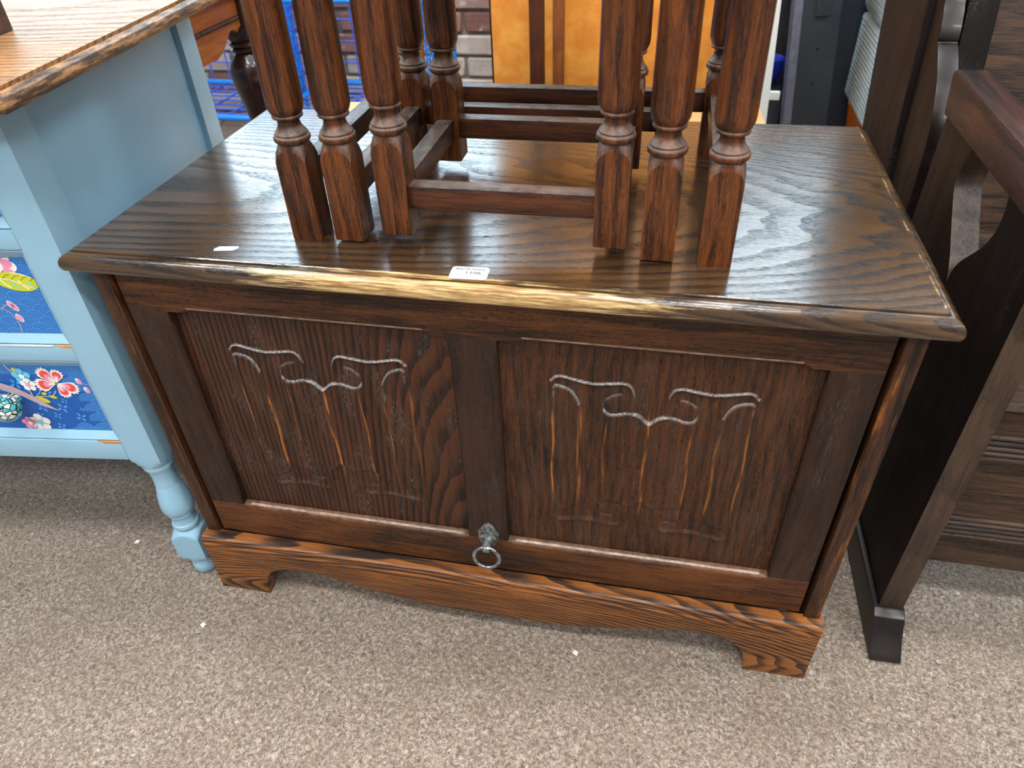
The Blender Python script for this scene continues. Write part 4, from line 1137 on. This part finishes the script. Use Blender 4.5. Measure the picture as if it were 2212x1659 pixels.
cage('blue wire roll cage behind the carved table leg, farther left', -1.660, 1.590, math.radians(-2), 0.510, 0.370, 10, False)

# right-hand background: white rack, black boards, grey armchair
rkx = thing('white_rack', 'white painted upright post with a crossbar behind the nest of tables', 'rack', (0.4215, 1.22, 0.0))
o = part('post', box((-0.0130, -0.013, 0.0), (0.0130, 0.013, 1.10), 0.002), M['white'], rkx); o.rotation_euler = (0, math.radians(-3.2), 0)
part('crossbar', box((-0.028, 0.006, 0.352), (-0.012, 0.200, 0.372), 0.002), M['white'], rkx)
part('crossbar', box((-0.028, 0.190, 0.352), (0.040, 0.206, 0.372), 0.002), M['white'], rkx)
bb_ = part('plastic_tub', radial([(0.0, 0.010, 0), (0.012, 0.028, 0), (0.035, 0.042, 0), (0.07, 0.046, 0), (0.075, 0.044, 0), (0.071, 0.041, 0), (0.03, 0.034, 0)], (0, 0), 24), M['bluebit'], smooth=50)
bb_.location = (0.447, 1.66, 0.318)
tag(bb_, 'deep blue rounded plastic tub behind the white post', 'tub')
st = part('crate_stand_in', box((-0.06, -0.08, 0.0), (0.06, 0.08, 0.317), 0.004), M['blackbox']); st.location = (0.435, 1.665, 0.0)  # stand-in for whatever sits unseen in the shadow under the tub
tag(st, 'stand-in dark crate under the blue tub in the shadow behind the white post', 'crate')
dc = thing('dark_cabinet_stand_in', 'tall stand-in dark cabinet added in the shadow against the wall behind the white post', 'cabinet', (0.52, 1.88, 0.0))  # unseen stand-in, added as the dark mass in the shadow behind the post
part('cabinet_body', box((-0.20, -0.12, 0.02), (0.45, 0.16, 1.25), 0.003), M['blackbox'], dc)
part('cabinet_door', box((-0.195, -0.128, 0.06), (0.12, -0.1202, 1.22), 0.002), M['blackbox'], dc)
part('cabinet_base', box((-0.19, -0.11, 0.0), (0.44, 0.15, 0.02), 0.001), M['black'], dc)
def black_board(label, x, y, tilt, w_, d_, latch):
    t = thing('black_board', label, 'board', (x, y, 0)); t.rotation_euler = (0, tilt, 0)
    part('board_body', box((0, 0, 0.012), (w_, d_, 1.15), 0.003), M['blackbox'], t)
    if latch:
        part('taped_edge', box((-0.003, -0.0012, 0.015), (0.017, d_ - 0.004, 1.145), 0.0008), M['tape'], t, 'grey taped edge')
        part('latch_plate', box((0.048, -0.006, 0.533), (0.082, 0.0, 0.80), 0.0015), M['blackbox'], t)
        part('screw', radial([(-0.010, 0.003, 0), (-0.0085, 0.0045, 0), (-0.006, 0.0045, 0)], (0.0645, 0.572), 12, axis=1), M['brass'], t)
        part('screw_hole', radial([(-0.0012, 0.0035, 0), (0.0005, 0.0035, 0)], (0.0625, 0.455), 12, axis=1), M['black'], t)
        part('screw_hole', radial([(-0.0012, 0.0028, 0), (0.0005, 0.0028, 0)], (0.0585, 0.372), 12, axis=1), M['black'], t)
    return t
black_board('black painted board with taped edge and latch plate behind the chest', 0.522, 1.48, math.radians(-5.5), 0.108, 0.085, True)
black_board('plain black board beside the latched one, behind the grey armchair', 0.640, 1.60, math.radians(-5.5), 0.12, 0.06, False)
ac = thing('armchair', 'grey woven fabric armchair on orange varnished feet behind the settle', 'chair', (0.65, 1.15, 0.0))
part('base', box((0.0, 0.0, 0.325), (0.70, 0.433, 0.527), 0.010, 3), M['fabric'], ac)
part('cushion', box((-0.006, -0.01, 0.529), (0.70, 0.440, 0.70), 0.035, 4), M['fabric'], ac)
part('backrest', box((0.62, 0.0, 0.527), (0.74, 0.433, 1.0), 0.03, 3), M['fabric'], ac)
for x, y in ((0.044, 0.34), (0.62, 0.34), (0.055, 0.055), (0.62, 0.055)):
    part('foot', radial([(z, r, 0) for z, r in curve_pts([(0.0, 0.016), (0.12, 0.022), (0.25, 0.036), (0.326, 0.046)], 12)], (x, y), 20), M['orange'], ac, smooth=50)

# paper flecks on the carpet
for x, y, lab in ((-0.640, 0.056, 'tiny white paper fleck on the carpet left of the blue foot'),
                  (-0.440, -0.073, 'tiny white paper fleck on the carpet before the chest corner'),
                  (0.128, -0.018, 'tiny white paper fleck on the carpet below the plinth middle')):
    o = part('paper_fleck', prism([(-0.004, -0.003), (0.003, -0.004), (0.0045, 0.002), (-0.001, 0.004)], 2, 0.0, 0.0012), M['fleck'])
    o.location = (x, y, 0.0005); o.rotation_euler = (0, 0, random.random() * 3)
    tag(o, lab, 'paper fleck')
